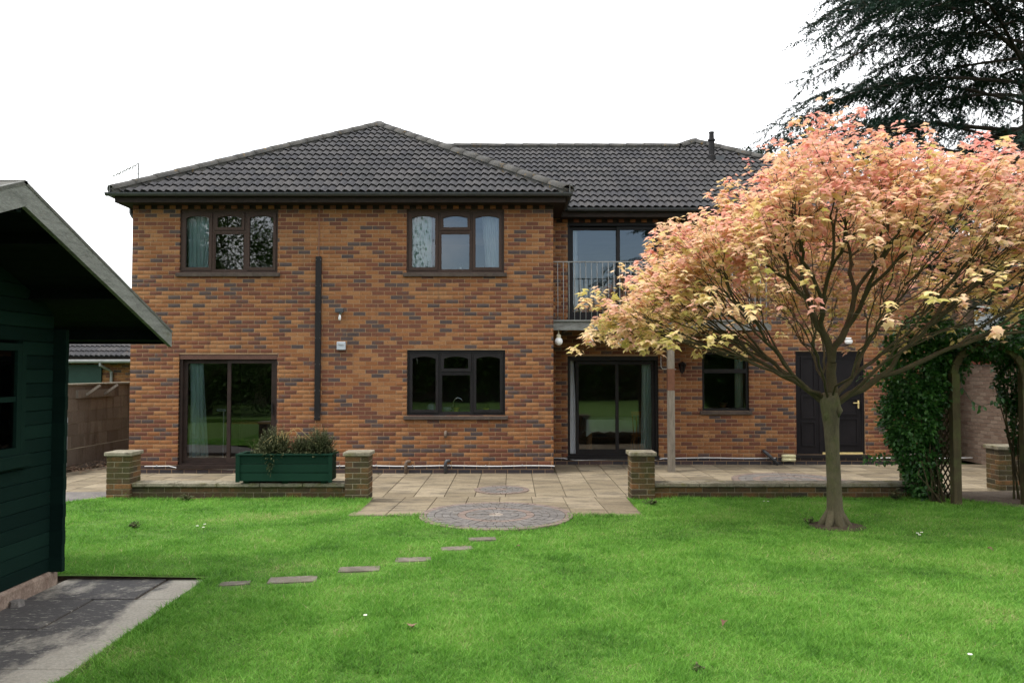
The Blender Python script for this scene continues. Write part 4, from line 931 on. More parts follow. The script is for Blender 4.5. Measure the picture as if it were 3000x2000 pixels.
def low_wall(x0, x1, y, label):
    t = thing('low_wall', label, 'wall', ((x0 + x1) / 2, y, 0), 'low walls along the patio')
    b = MB(); b.box(x0, x1, y + .008, y + .205, -.03, .238); core = b.build('core', MOSSMORTAR, t)
    lay_bricks(t, (x0, y, 0), (1, 0, 0), (0, -1, 0), x1 - x0, .015, 3, [], MOSSBRICK, singles=200); lay_bricks(t, (x1, y + .213, 0), (-1, 0, 0), (0, 1, 0), x1 - x0, .015, 3, [], MOSSBRICK, singles=0)
    n = max(1, round((x1 - x0) / .62)); w = (x1 - x0) / n
    for k in range(n):
        b = MB(); b.box(x0 + k * w + .004, x0 + (k + 1) * w - .004, y - .035, y + .245, .240, .293 + random.uniform(-.002, .002)); b.build('coping', COPING, t, bevel=.007)
low_wall(p1 + .165, p2 - .165, pY - .09, 'low mossy brick wall with stone coping under the green planter'); low_wall(p3 + .165, p4 - .1, pY - .09, 'low mossy brick wall with stone coping behind the maple trunk')

PY0, PY1 = -3.42, -3.05
pxa, pxb = W(697, 1370, PY0)[0], W(968, 1370, PY0)[0]; pz0, pz1 = .325, W(830, 1333, PY0)[1]
t = thing('planter_box', 'dark green timber planter box full of herbs on the low wall', 'planter', ((pxa + pxb) / 2, -3.22, .295))
hb = (pz1 - pz0) / 3
for k in range(3):
    for (a, c) in ((PY0, PY0 + .022), (PY1 - .022, PY1)):
        b = MB(); b.tone = random.random(); b.box(pxa, pxb, a - (.004 if k % 2 and a == PY0 else 0), c, pz0 + k * hb + .003, pz0 + (k + 1) * hb - .003); b.build('board', PLANTERGREEN, t, bevel=.003)
    for (a, c) in ((pxa + .001, pxa + .022), (pxb - .022, pxb - .001)):
        b = MB(); b.tone = random.random(); b.box(a, c, PY0 + .023, PY1 - .023, pz0 + k * hb + .003, pz0 + (k + 1) * hb - .003); b.build('board', PLANTERGREEN, t)
for xx in (pxa, pxb): b = MB(); b.tone = .5; b.box(xx - .028, xx + .028, PY0 - .016, PY0 - .005, pz0 - .01, pz1 - .004); b.build('corner_strip', PLANTERGREEN, t)
b = MB(); b.tone = .6; b.box(pxa - .03, pxb + .03, PY0 - .02, PY0 + .04, pz1, pz1 + .018); b.box(pxa - .03, pxb + .03, PY1 - .04, PY1 + .02, pz1, pz1 + .018); b.box(pxa - .03, pxa + .03, PY0 + .041, PY1 - .041, pz1, pz1 + .018); b.box(pxb - .03, pxb + .03, PY0 + .041, PY1 - .041, pz1, pz1 + .018); b.build('rim', PLANTERGREEN, t)
b = MB(); b.box(pxa + .023, pxb - .023, PY0 + .03, PY1 - .03, pz0, pz1 - .03); b.build('soil', SOIL, t)
for xx in (pxa + .1, (pxa + pxb) / 2, pxb - .1): b = MB(); b.box(xx - .04, xx + .04, PY0 + .04, PY1 - .06, .294, pz0); b.build('foot', PLANTERGREEN, t)
def bush(name, label, c, rad, n, m, seed, cat='plant', leaf=.022, flop=0.):
    r = np.random.default_rng(seed); t = thing(name, label, cat, c); mb = MB(); pos, dr_, tn = [], [], []
    for i in range(n):
        a = r.random() * 6.28; e = math.acos(r.random() * .98); q = r.uniform(.55, 1.0)
        d = Vector((rad[0] * math.sin(e) * math.cos(a), rad[1] * math.sin(e) * math.sin(a), rad[2] * math.cos(e))) * q
        if flop and d.y < 0: d.z -= flop * abs(d.y) / rad[1] * r.random()
        s0 = Vector(c) + Vector((d.x * .35, d.y * .35, 0)); e_ = Vector(c) + d
        pts = [s0, s0.lerp(e_, .5) + Vector((0, 0, .25 * rad[2] * (1 - q))), e_]; mb.tube(pts, [.003, .0025, .0015], 3, False)
        for k in range(16):
            tt = .3 + .7 * k / 15; p = pts[0].lerp(pts[1], tt * 2) if tt < .5 else pts[1].lerp(pts[2], tt * 2 - 1)
            aa = r.random() * 6.28; pos.append(p); dr_.append((math.cos(aa) + d.x, math.sin(aa) + d.y, .7)); tn.append(min(.99, max(0.01, .15 + .6 * tt * r.random() + .2 * r.random())))
    mb.build('stems', HERB, t, fixn=False)
    ms = frames(np.array(dr_)) * (leaf * r.uniform(.6, 1.3, len(pos)))[:, None, None]
    scatter('leaves', [(0, 0, 0), (.22, .5, .05), (0, 1, 0), (-.22, .5, .05)], [(0, 1, 2), (0, 2, 3)], ms, np.array(pos), tn, m, t, kind='stuff'); return t
zs_ = pz1 - .03; mid = -3.235
bush('herb_bush', 'straggly thyme bush spilling over the front of the planter', (pxa + .46, mid - .02, zs_), (.33, .26, .46), 620, HERB, 11, leaf=.024, flop=.36)
bush('herb_bush', 'rounded brownish herb bush at the end of the planter', (pxb - .20, mid, zs_), (.29, .24, .46), 560, HERB, 12, leaf=.023)
bush('herb_bush', 'low greyish herb bush between two larger ones in the planter', (pxb - .46, mid, zs_), (.22, .2, .34), 280, HERB, 15, leaf=.024)
t = thing('dead_grass_clump', 'clump of bent straw-coloured stems rising from the planter', 'plant', (pxa + .55, mid, zs_)); b = MB()
for k in range(9):
    a = random.uniform(-.5, .6); h = random.uniform(.25, .42); x = pxa + .55 + random.uniform(-.05, .05); b.tone = random.random()
    b.tube([(x, mid, zs_), (x + a * .2, mid - .03, zs_ + h * .8), (x + a * .55, mid - .07, zs_ + h), (x + a * .95, mid - .12, zs_ + h * random.uniform(.5, .9))], [.003, .003, .0025, .0015], 4, False)
b.build('stems', STRAW, t)
t = thing('chives', 'thin upright green stems at the curtain end of the planter', 'plant', (pxa + .17, mid, zs_)); b = MB()
for k in range(14):
    x = pxa + .17 + random.uniform(-.08, .08); b.tone = random.random(); b.tube([(x, mid, zs_), (x + random.uniform(-.03, .05), mid, zs_ + .12), (x + random.uniform(-.04, .12), mid - .02, zs_ + random.uniform(.15, .27))], [.004, .003, .0015], 4, False)
b.build('stems', HERB, t)

# ================================================================== garden shed
SX, SYF, SYN = -3.86, -7.78, -11.1; BX = -3.1; RIDY, RIDZ = -9.435, 3.069; EVY, EVZ = -7.22, 2.228; LG = .112; SB = .18
shed = thing('garden_shed', 'dark green log-board garden shed with overhanging gable roof', 'shed', (-5.1, -9.44, 0))
slope = (RIDZ - EVZ) / (EVY - RIDY)
b = MB(); b.box(SX - 2.6, SX + .035, SYN - .03, SYF + .10, .0, SB); b.build('base', SHEDBASE, shed, bevel=.02)
wy0, wy1, wz0, wz1 = -9.95, -8.24, 1.20, 2.06      # window opening in the gable wall
nl = int((RIDZ - .2 - SB) / LG)
nl = int((RIDZ - .12 - SB) / LG); yend = lambda z: (RIDZ - .075 - z) / slope
for k in range(nl):
    z0 = SB + k * LG; z1 = z0 + LG - .0005
    pr = [(-.004, z0), (.006, z0 + .006), (.006, z1 - .006), (-.004, z1), (-.04, z1), (-.04, z0)]; m = len(pr)
    lo = lambda z: max(SYN, RIDY - yend(z)); hi = lambda z: min(SYF, RIDY + yend(z))
    iv = [(lo, hi)]
    if z1 > wz0 and z0 < wz1: iv = [(lo, lambda z: wy0), (lambda z: wy1, hi)]
    for (fa, fc) in iv:
        b = MB(); b.tone = random.random() * .98 + .01
        vs = [(SX + dx, f_(z), z) for f_ in (fa, fc) for dx, z in pr]
        b.add(vs, [tuple(range(m)), tuple(range(m, 2 * m))[::-1]] + [(i, (i + 1) % m, m + (i + 1) % m, m + i) for i in range(m)]); b.build('wall_board', SHEDGREEN, shed)
    if z1 < EVZ - .02:
        for (ya, yb) in ((SYF, SYF + .045), (SYN - .045, SYN)):
            b = MB(); b.tone = random.random() * .6; b.box(SX - 2.55, SX + .115 - .004 * (k % 2), ya + .0005, yb, z0 - .0002, z1 + .0002); b.build('wall_board', SHEDGREEN, shed)
b = MB(); b.box(SX - 2.55, SX - 2.51, SYN, SYF, SB, 2.1); b.build('back_wall', SHEDGREEN, shed)
# shed window
b = MB()
def yring(mb, x0, x1, y0, y1, z0, z1, t_):
    mb.box(x0, x1, y0, y1, z0, z0 + t_); mb.box(x0, x1, y0, y1, z1 - t_, z1); mb.box(x0, x1, y0, y0 + t_, z0 + t_, z1 - t_); mb.box(x0, x1, y1 - t_, y1, z0 + t_, z1 - t_)
b.tone = .6; yring(b, SX - .02, SX + .03, wy0, wy1, wz0, wz1, .055); b.box(SX - .01, SX + .02, wy0 + .055, wy1 - .055, (wz0 + wz1) / 2 - .02, (wz0 + wz1) / 2 + .02); b.box(SX - .012, SX + .018, (wy0 + wy1) / 2 - .03, (wy0 + wy1) / 2 + .03, wz0 + .055, wz1 - .055)
sw = b.build('window', SHEDGREEN, shed)
for (a, c) in ((wy0 + .05, (wy0 + wy1) / 2 - .02), ((wy0 + wy1) / 2 + .02, wy1 - .05)):
    for (e, f) in ((wz0 + .05, (wz0 + wz1) / 2), ((wz0 + wz1) / 2, wz1 - .05)):
        b = MB(); b.add([(SX + .004, a, e + .01), (SX + .004, c, e + .01), (SX + .004, c, f - .01), (SX + .004, a, f - .01)], [(0, 1, 2, 3)]); b.build('pane', DARKGLASS, sw, fixn=False)
b = MB(); b.tone = .5; b.box(SX - .0, SX + .055, wy0 - .06, wy1 + .10, wz0 - .10, wz0 - .002); b.build('sill', SHEDGREEN, sw, bevel=.004)
for yy in (wy0 - .03, wy1 + .03):
    b = MB(); b.tone = .7; b.box(SX - .0, SX + .03, yy - .028, yy + .028, wz0, wz1 + .02); b.build('casing', SHEDGREEN, sw)
b = MB(); b.box(SX - .6, SX - .56, wy0 - .5, wy1 + .3, SB, 2.2); b.build('inner_shelf', INTDARK, shed)
# roof: boarded underside, felt on top, grey barge boards, purlins
for sgn, (ye, ze_) in ((1, (EVY, EVZ)), (-1, (2 * RIDY - EVY, EVZ))):
    d = Vector((0, ye - RIDY, ze_ - RIDZ)); Ls = d.length; dn = d.normalized(); nn = Vector((1, 0, 0)).cross(dn); nn = nn if nn.z > 0 else -nn
    nb = 17
    for k in range(nb):
        a = Vector((0, RIDY, RIDZ)) + dn * (Ls * (k + .5) / nb) - nn * .045; b = MB(); b.bar(a + Vector((SX - 2.9, 0, 0)), a + Vector((BX - .032, 0, 0)), Ls / nb - .003, .018, nn); b.build('roof_board', SHEDDARK, shed)
    a = Vector((0, RIDY, RIDZ)) + dn * (Ls * .5) - nn * .022; b = MB(); b.bar(a + Vector((SX - 2.92, 0, 0)), a + Vector((BX + .005, 0, 0)), Ls + .02, .022, nn); b.build('roof_felt', FELT, shed)
    P0 = Vector((BX - .015, RIDY, RIDZ - .010)); P1 = Vector((BX - .015, ye, ze_ - .010)); hb_ = .152
    b = MB(); vs = [p + Vector((dx, 0, dz_)) for dx in (-.016, .016) for p, dz_ in ((P0, 0), (P1, 0), (P1, -hb_), (P0, -hb_ * 1.08))]
    b.add(vs, [(0, 1, 2, 3), (7, 6, 5, 4), (0, 4, 5, 1), (1, 5, 6, 2), (2, 6, 7, 3), (3, 7, 4, 0)]); b.build('barge_board', GREYWOOD, shed)
    for fr in (.25, .62, .97):
        a = Vector((0, RIDY, RIDZ)) + dn * (Ls * fr) - nn * .10; b = MB(); b.bar(a + Vector((SX - 2.6, 0, 0)), a + Vector((BX - .04, 0, 0)), .05, .09, nn); b.build('purlin', SHEDDARK, shed)
b = MB(); b.bar((SX - 2.6, RIDY, RIDZ - .15), (BX - .04, RIDY, RIDZ - .15), .05, .12); b.build('ridge_beam', SHEDDARK, shed)
b = MB(); b.bar((SX - 2.9, EVY + .01, EVZ - .085), (BX - .035, EVY + .01, EVZ - .085), .02, .10); b.build('eaves_board', SHEDDARK, shed)
b = MB(); b.lathe((-3.78, -8.32, .058), [(.001, .05), (.05, .04), (.06, 0), (.001, 0)], 7); tag(b.build('stone', TARMAC), 'small dark stone lying at the foot of the shed base', 'stone')

# ================================================================== boundary wall and neighbour's garage, left
bwx = -8.43
t = thing('boundary_wall', 'stained rendered block boundary wall beside the shed and house', 'wall', (bwx, 3, 0)); bwl = 8.2; by0 = -1.4
b = MB(); b.box(bwx - .2, bwx - .008, by0, by0 + bwl, -.03, 1.56); b.box(bwx - .2, bwx + .05, by0, by0 + bwl, -.03, .36); b.build('core', MOSSMORTAR, t)
lay_bricks(t, (bwx, by0, 0), (0, 1, 0), (1, 0, 0), bwl, .37, 5, [], RENDERBLOCK, singles=140, L=.44, Hh=.228, j=.008, dep=.09, name='block')
b = MB(); b.tone = .3; b.box(bwx + .051, bwx + .058, by0, by0 + bwl, -.03, .355); b.build('render_plinth', RENDERBLOCK, t)
for k in range(9): b = MB(); b.box(bwx - .25, bwx + .03, by0 + k * .911 + .003, by0 + (k + 1) * .911 - .003, 1.562, 1.60); b.build('coping', COPING, t, bevel=.005)
b = MB(); b.box(bwx + .001, bwx + .05, .95, 2.35, 1.32, 1.47); b.build('batten', POSTWOOD, t)
for yy in (1.25, 1.95): b = MB(); b.bar((bwx + .05, yy, 1.37), (bwx + .30, yy + .02, 1.56), .05, .05); b.build('peg', POSTWOOD, t)
b = MB(); b.tube([(bwx + .06, .55, .0), (bwx + .07, .55, .95), (bwx + .07, .50, 1.03), (bwx + .06, .38, 1.05)], .012, 8); b.build('conduit', GREYBOX, t, smooth=True)
gy = 8.2
t = thing('neighbour_garage', 'neighbour\'s low brick garage with tiled roof and dark green door', 'garage', (-10.5, gy, 0))
ge0, ge1 = W(200, 1057, gy), W(395, 1057, gy); gz_ = ge0[1]
b = MB(); b.box(-16, -8.7, gy + .35, gy + 4, 0, gz_); gw = b.build('wall', MORTAR, t)
lay_bricks(gw, (-16, gy + .343, 0), (1, 0, 0), (0, -1, 0), 7.3, 0, int(gz_ / .075), [], PLINTH if False else BRICK, singles=0)
b = MB(); gxr = W(298, 1080, gy + .3)[0]; b.box(-15.5, gxr, gy + .28, gy + .335, 0, gz_ - .1); b.build('garage_door', GARAGEGREEN, t)
b = MB(); b.box(-16.2, -8.4, gy + .0, gy + .03, gz_ - .03, gz_ + .13); b.build('fascia', FASCIA, t)
b = MB(); b.tube([(-16, gy - .05, gz_ - .02), (-8.5, gy - .05, gz_ - .0)], .055, 10); b.build('gutter', PALEGUTTER, t)
dx = W(312, 1090, gy)[0]; b = MB(); b.tube([(dx - .16, gy - .05, gz_ - .05), (dx - .16, gy - .05, gz_ - .12), (dx, gy + .28, gz_ - .3), (dx, gy + .28, 0)], .04, 8); b.build('downpipe', PALEGUTTER, t)
b = MB(); b.add([(-16.3, gy - .05, gz_ + .12), (-8.3, gy - .05, gz_ + .12), (-8.3, gy + 2.2, gz_ + 1.2), (-16.3, gy + 2.2, gz_ + 1.2), (-8.3, gy + 4.4, gz_ + .12), (-16.3, gy + 4.4, gz_ + .12)], [(0, 1, 2, 3), (3, 2, 4, 5)]); groof = b.build('roof', TILE, t, fixn=False)
O_ = Vector((-16.3, gy - .05, gz_ + .13)); V_ = Vector((0, 2.25, 1.08)).normalized(); N_ = Vector((1, 0, 0)).cross(V_); Bt = Matrix((Vector((1, 0, 0)), V_, N_)).transposed().to_4x4()
j = MB()
for r in range(7):
    for k in range(27): j.tone = random.random(); j.add(*tile_piece(k * TWD, r * GA))
me = j.mesh('roof_tile', TILE, True); me.transform(Matrix.Translation(O_) @ Bt); link('roof_tile', me, groof, kind='stuff')

# ================================================================== flat-roofed garage on the right
gx = 9.32
t = thing('side_garage', 'flat roofed pinkish brick outbuilding with red fascia behind the arch', 'outbuilding', (gx + 1.6, 2.5, 0))
gzt = W(2850, 1067, 1.6)[1]; ggz = W(2850, 1031, 1.6)[1]; gl0, gl1 = -1.2, 7.5
b = MB(); b.box(gx + .007, gx + 3.2, gl0, gl1, 0, gzt); gb = b.build('wall', mat('garage_mortar', [(.3, (.2, .17, .14)), (.7, (.26, .22, .18))], scale=5, rough=1), t)
lay_bricks(gb, (gx, gl1, 0), (0, -1, 0), (-1, 0, 0), gl1 - gl0, .0, int(gzt / .075), [], PINKBRICK, singles=290, prefer=lambda p: abs(p[0] - (gl1 - 1.4)) - p[2] * .1)
lay_bricks(gb, (gx + .1, gl0 - .006, 0), (1, 0, 0), (0, -1, 0), 3.09, .0, int(gzt / .075), [], PINKBRICK, dep=.02)
b = MB(); b.box(gx - .04, gx + 3.25, gl0 - .05, gl1 + .05, gzt, ggz); b.build('fascia', REDFASCIA, t); b = MB(); b.box(gx - .06, gx + 3.3, gl0 - .08, gl1 + .08, ggz, ggz + .03); b.build('roof', FELT, t)
# house beyond
t = thing('distant_house', 'distant house with grey tiled roof glimpsed between the cedar branches', 'house', (19, 19, 0))
b = MB(); b.box(14.5, 24, 17, 24, 0, 5.2); b.build('wall', PINKBRICK, t); b = MB(); b.add([(14, 16.6, 5.1), (24.5, 16.6, 5.1), (24.5, 20.5, 7.8), (14, 20.5, 7.8), (24.5, 24.4, 5.1), (14, 24.4, 5.1)], [(0, 1, 2, 3), (3, 2, 4, 5), (0, 3, 5), (1, 4, 2)]); b.build('roof', TILE, t, fixn=False)
for k in range(3): b = MB(); b.box(15.3 + k * 3, 16.6 + k * 3, 16.96, 17.0, 3.2, 4.4); f_ = b.build('window', WHITE, t); pane(f_, 15.4 + k * 3, 16.5 + k * 3, 3.3, 4.3, 16.95)

# ================================================================== VEGETATION
def kmeans2(P, r):
    n = len(P); d = P - P.mean(0); _, _, vt = np.linalg.svd(d, full_matrices=False); s = d @ vt[0] + r.normal(0, .08, n) * np.abs(d @ vt[0]).max()
    m = s > np.median(s) * 1.0 + r.normal(0, .15) * s.std()
    if m.all() or not m.any(): m = np.arange(n) % 2 == 0
    return m
def grow(P, start, dirn, r, segs, r0, ex, frac=.42, depth=0, tips=None, wig=.04, bow=0., early=False):
    """limbs that divide again and again until each reaches its own tip point"""
    n = len(P); c = P.mean(0)
    if n == 1: node = P[0]
    else: node = start + (c - start) * ((frac * (.5 if depth < 3 else .8) if early else frac) * r.uniform(.8, 1.2))
    L = np.linalg.norm(node - start); e = node - start; e = e / (np.linalg.norm(e) + 1e-9); d = dirn * .55 + e * .45; d /= np.linalg.norm(d)
    m1 = start + d * L * .38 + r.normal(0, wig, 3) * L; m2 = start + (node - start) * .7 + d * L * .05 + r.normal(0, wig, 3) * L
    m1[2] -= bow * L; m2[2] -= bow * L * .8
    ra = r0 * n ** ex; segs.append(([start, m1, m2, node], [ra * 1.06, ra, ra * .97, ra * .92], n))
    nd = node - m2; nd /= np.linalg.norm(nd) + 1e-9
    if n == 1: tips.append((node, nd)); return
    if n == 2: parts = [P[:1], P[1:]]
    else:
        m = kmeans2(P, r); parts = [P[m], P[~m]]
    for q in parts: grow(q, node, nd, r, segs, r0, ex, frac, depth + 1, tips, wig, bow, early)
def rings_tree(mb, segs, lo, hi):
    for pts, rad, n in segs:
        if lo <= n < hi: mb.tube(pts, rad, 8 if n > 60 else (6 if n > 8 else (4 if n > 2 else 3)), False)

# ---- the pink and cream maple on the lawn
r = np.random.default_rng(21)
maple = thing('maple_tree', 'spreading maple with pink and cream spring leaves on the lawn', 'tree', (MX, MY, LZ))
fork = np.array([MX - .03, MY, 1.52]); CC = np.array([MX + .32, MY - .05, 2.10]); RA_ = np.array([3.22, 2.35, 2.36])
tg = []
while len(tg) < 3300:
    a = r.random() * 2 * math.pi; cz = r.random() ** .85; sz = math.sqrt(1 - cz * cz)
    rx_ = 1.15 if math.cos(a) > .3 else 1; b_ = 1 + .08 * math.sin(3 * a + 1) + .08 * math.sin(5 * a - 7 * cz) + .065 * math.sin(9 * a + 11 * cz)
    if cz < .60 and math.sin(a) < -.30 and r.random() > .07: continue
    if cz < .30 and math.sin(a) > .3 and r.random() > .35: continue
    q = r.uniform(.84, 1.0) if r.random() < .85 else r.uniform(.66, .85)
    p = CC + RA_ * np.array([sz * math.cos(a) * rx_, sz * math.sin(a), cz]) * b_ * q
    p[2] += .12 * r.normal() - .18 * max(0, (sz - .9)) * 4 * r.random() - .06
    if p[0] < MX - .4: p[2] -= .22 * min(1, (MX - .4 - p[0]) / 1.2) * (p[2] - 2.2 if p[2] > 2.2 else 0)
    if p[2] < 2.14 + .08 * math.sin(7 * p[0]) or p[0] < MX - 2.95: continue
    if math.sin(5.5 * p[0] + 1) * math.sin(5.2 * p[1] + 2) * math.sin(6.1 * p[2]) > .22: continue
    tg.append(p)
for (sx_, sz_, n_) in ((3.72, 4.78, 16), (3.35, 4.45, 10), (5.5, 4.62, 16), (6.1, 4.35, 10), (4.3, 4.5, 8)):
    for k in range(n_): tg.append(np.array([sx_ + r.normal(0, .13), MY + r.normal(0, .2), sz_ - abs(r.normal(0, .22))]))
tg = np.array(tg)
segs, tips = [], []
# eight main limbs by direction
ang = np.arctan2(tg[:, 1] - fork[1], tg[:, 0] - fork[0]); el = (tg[:, 2] - fork[2]) / np.linalg.norm(tg - fork, axis=1)
grp = np.where(el > .78, 9, np.floor((ang + math.pi) / (2 * math.pi) * 8.999).astype(int))
for gk in range(10):
    P_ = tg[grp == gk]
    if not len(P_): continue
    d0 = P_.mean(0) - fork; d0 /= np.linalg.norm(d0); d0 = d0 * .75 + np.array([0, 0, .45]); d0 /= np.linalg.norm(d0)
    st = fork + np.array([d0[0] * .06, d0[1] * .06, -.12 + .15 * r.random()])
    grow(P_, st, d0, r, segs, .0024, .44, .40, 0, tips, .035, .03, True)
b = MB()
tp = [(MX + .03, MY, LZ - .06, .17), (MX + .022, MY, LZ + .03, .132), (MX + .012, MY, LZ + .10, .105), (MX + .005, MY, LZ + .22, .088), (MX, MY, .6, .078), (MX - .012, MY, .95, .076), (MX - .02, MY, 1.2, .083), (MX - .028, MY, 1.36, .098), (MX - .03, MY, 1.50, .115), (MX - .03, MY, 1.60, .08)]
for k in range(7):
    a = k * .9 + .3; c_, s_ = math.cos(a), math.sin(a); L_r = random.uniform(.15, .25); b.tube([(MX + c_ * .05, MY + s_ * .05, LZ + .16), (MX + c_ * .12, MY + s_ * .12, LZ + .05), (MX + c_ * L_r, MY + s_ * L_r, LZ - .02)], [.05, .05, .02], 7, False)
b.tube([q[:3] for q in tp], [q[3] for q in tp], 16); b.tube([(MX - .07, MY - .02, 1.24), (MX - .095, MY - .04, 1.33), (MX - .085, MY - .05, 1.40)], [.02, .033, .015], 7)
b.tube([(MX + .03, MY - .05, 1.32), (MX + .04, MY - .09, 1.40), (MX + .03, MY - .09, 1.47)], [.02, .036, .015], 7)
b.build('trunk', BARK, maple, smooth=True)
b = MB(); b.lathe((MX + .03, MY - .02, LZ), [(.001, .022), (.2, .018), (.30, .008), (.36, -.03)], 18); b.build('soil_ring', SOIL, maple)
b = MB(); rings_tree(b, segs, 12, 10 ** 6); b.build('limbs', TWIG, maple, smooth=True, fixn=False)
b = MB(); rings_tree(b, segs, 1, 12); b.build('twigs', TWIG, maple, smooth=True, fixn=False, kind='stuff')
half = [(0, 0), (.13, -.10), (.40, -.08), (.30, .10), (.62, .34), (.33, .40), (.22, .60), (0, 1.0)]
ml = half + [(-x, y) for x, y in half[-2:0:-1]]; LV = [(x, y, -.22 * y * y - .22 * abs(x) ** 1.3) for x, y in ml] + [(0, .32, .05)]
nL = len(ml); LF = [(i, (i + 1) % nL, nL) for i in range(nL)]
pos, dr_, up_, sz, tn = [], [], [], [], []
for (p, nd) in tips:
    hrel = (p[2] - 2.0) / 2.7; ct = .30 + .46 * hrel + r.normal(0, .17); k = r.integers(6, 10)
    for i in range(k):
        a = r.random() * 6.28; o = np.array([math.cos(a), math.sin(a), 0]); d = o * r.uniform(.7, 1.1) + nd * .35 + np.array([0, 0, r.uniform(-.75, .0)])
        q = p + o * r.uniform(.01, .07) + np.array([0, 0, r.uniform(-.07, .03)]); pos.append(q); dr_.append(d); up_.append(np.array([0, 0, 1.]) + o * .35 + r.normal(0, .25, 3))
        sz.append(r.uniform(.042, .09) * (.85 if hrel > .8 else 1)); tn.append(np.clip(ct + r.normal(0, .10), .01, .99))
    if r.random() < .45:     # older leaves further back along the twig
        for i in range(3):
            a = r.random() * 6.28; o = np.array([math.cos(a), math.sin(a), 0]); q = p - nd * r.uniform(.08, .3) + o * .06; pos.append(q); dr_.append(o + np.array([0, 0, -.2])); up_.append(np.array([0, 0, 1.]) + r.normal(0, .3, 3)); sz.append(r.uniform(.06, .10)); tn.append(np.clip(ct - .25 + r.normal(0, .08), .01, .99))
pos, dr_, up_, sz, tn = map(np.array, (pos, dr_, up_, sz, tn)); ms = frames(dr_, up_) * sz[:, None, None]
camd = np.linalg.norm(pos - np.array([0, -D, H]), axis=1) / sz; order = np.argsort(camd); inview = np.abs(pos[:, 0] / (pos[:, 1] + D)) < .62
order = [i for i in order if inview[i]]; sing = order[:290]; rest_ = np.setdiff1d(np.arange(len(pos)), sing)
crown = scatter('crown', LV, LF, ms[rest_], pos[rest_], tn[rest_], MAPLE, maple, kind='stuff')
mb = MB(); mb.add(LV, LF); lme = mb.mesh('leaf', MAPLE)
for i in sing:
    M = Matrix(ms[i].tolist()).to_4x4(); M.translation = Vector(pos[i]); o = link('leaf', lme, crown, M); o['tone'] = float(tn[i])

# ---- conifers: tiers of limbs with drooping sprays
def cedar(name, label, base, height, reach, nl, seed, low=.12, sprays=7, dens=1., need=.05, parts=True):
    r = np.random.default_rng(seed); t = thing(name, label, 'tree', base); bx, by, bz = base
    b = MB(); b.tube([(bx, by, bz - .1), (bx, by, bz + height * .3), (bx + .1, by, bz + height * .65), (bx, by, bz + height)], [reach * .04, reach * .033, reach * .024, .03], 10); b.build('trunk', CEDARBARK, t, smooth=True)
    mb = MB(); SP, SD = [], []
    for i in range(nl):
        hz = low + (1 - low) * (i + r.random() * .8) / nl; a = i * 2.4 + r.normal(0, .25); Ln = reach * (1 - hz * .75) * r.uniform(.75, 1.05) * (1 if hz > .2 else .85); z = bz + hz * height
        d = np.array([math.cos(a), math.sin(a), 0]); rise = r.uniform(.02, .22); pts = []
        for k in range(9):
            q = k / 8; pts.append(np.array([bx, by, z]) + d * Ln * q + np.array([0, 0, Ln * (rise * math.sin(q * 2.2) - .16 * q ** 3)]) + r.normal(0, .012, 3) * Ln * q)
        pts = np.array(pts); mb.tube(pts, list(np.linspace(.008 * Ln, .008, 9)), 6, False)
        side = np.array([-d[1], d[0], 0]); ns = int(17 * dens)
        for k in range(ns):
            q = .22 + .78 * (k + .5) / ns; f = q * 8; i0 = min(7, int(f)); p = pts[i0] + (pts[i0 + 1] - pts[i0]) * (f - i0); sg = 1 if k % 2 else -1
            L2 = min(Ln, 7) * .34 * (1.12 - q) ** .7 * r.uniform(.7, 1.2) + .25; d2 = d * r.uniform(.55, .9) + side * sg * r.uniform(.5, .9); d2 /= np.linalg.norm(d2)
            e1 = p + d2 * L2 * .5 + np.array([0, 0, .03 * L2]); e2 = p + d2 * L2 + np.array([0, 0, -r.uniform(.1, .35) * L2]); mb.tube([p, e1, e2], [.012, .008, .004], 4, False)
            n3 = max(3, int(sprays * L2 / .9))
            for u in range(n3):
                s_ = (u + .6) / n3; pp = p + (e1 - p) * s_ * 2 if s_ < .5 else e1 + (e2 - e1) * (s_ * 2 - 1); sd2 = np.array([-d2[1], d2[0], 0]) * (1 if u % 2 else -1)
                SP.append(pp); SD.append(d2 * r.uniform(.4, .9) + sd2 * r.uniform(.2, .8) + np.array([0, 0, -r.uniform(.1, .8)]))
            SP.append(e2); SD.append(d2 + np.array([0, 0, -.4]))
        SP.append(pts[-1]); SD.append(d + np.array([0, 0, -.2]))
    mb.build('limbs', CEDARBARK, t, smooth=True, fixn=False)
    # spray template: twig with tufts of needles
    tv, tf = [], []; rr = np.random.default_rng(5)
    def needle(p, d, w=.05):
        k = len(tv); d = np.array(d); x = np.cross(d, [0, 0, 1.]); x = x / (np.linalg.norm(x) + 1e-6) * w * np.linalg.norm(d); tv.extend([tuple(p - x), tuple(p + x), tuple(p + d)]); tf.append((k, k + 1, k + 2))
    needle(np.array([0, 0, 0.]), [0, 1, -.04], .012)
    for u in range(6):
        y = .12 + .15 * u; p = np.array([.05 * math.sin(u * 2.1), y, -.04 * y])
        for q in range(4):
            a = q * 1.57 + u; needle(p, np.array([math.cos(a) * .8, .55 + .3 * rr.random(), math.sin(a) * .6]) * need * 3.6 * (1.1 - .4 * y), .20)
    SP, SD = np.array(SP), np.array(SD); n = len(SP); ms = frames(SD) * (r.uniform(.24, .48, n))[:, None, None]
    scatter('crown', tv, tf, ms, SP, np.clip(r.beta(2, 3, n), .01, .99), CEDARLEAF, t, kind='stuff'); return t
cedar('cedar_tree', 'tall dark cedar with drooping branches behind the maple', (14.2, 6.9, 0), 19, 12.2, 124, 3, .10, 10, 1.35, .07)
cedar('cedar_tree', 'dark cedar standing at the far end of the lawn behind the photographer', (8.5, -25, 0), 15, 6.2, 26, 9, .1, 4, .7, .10)

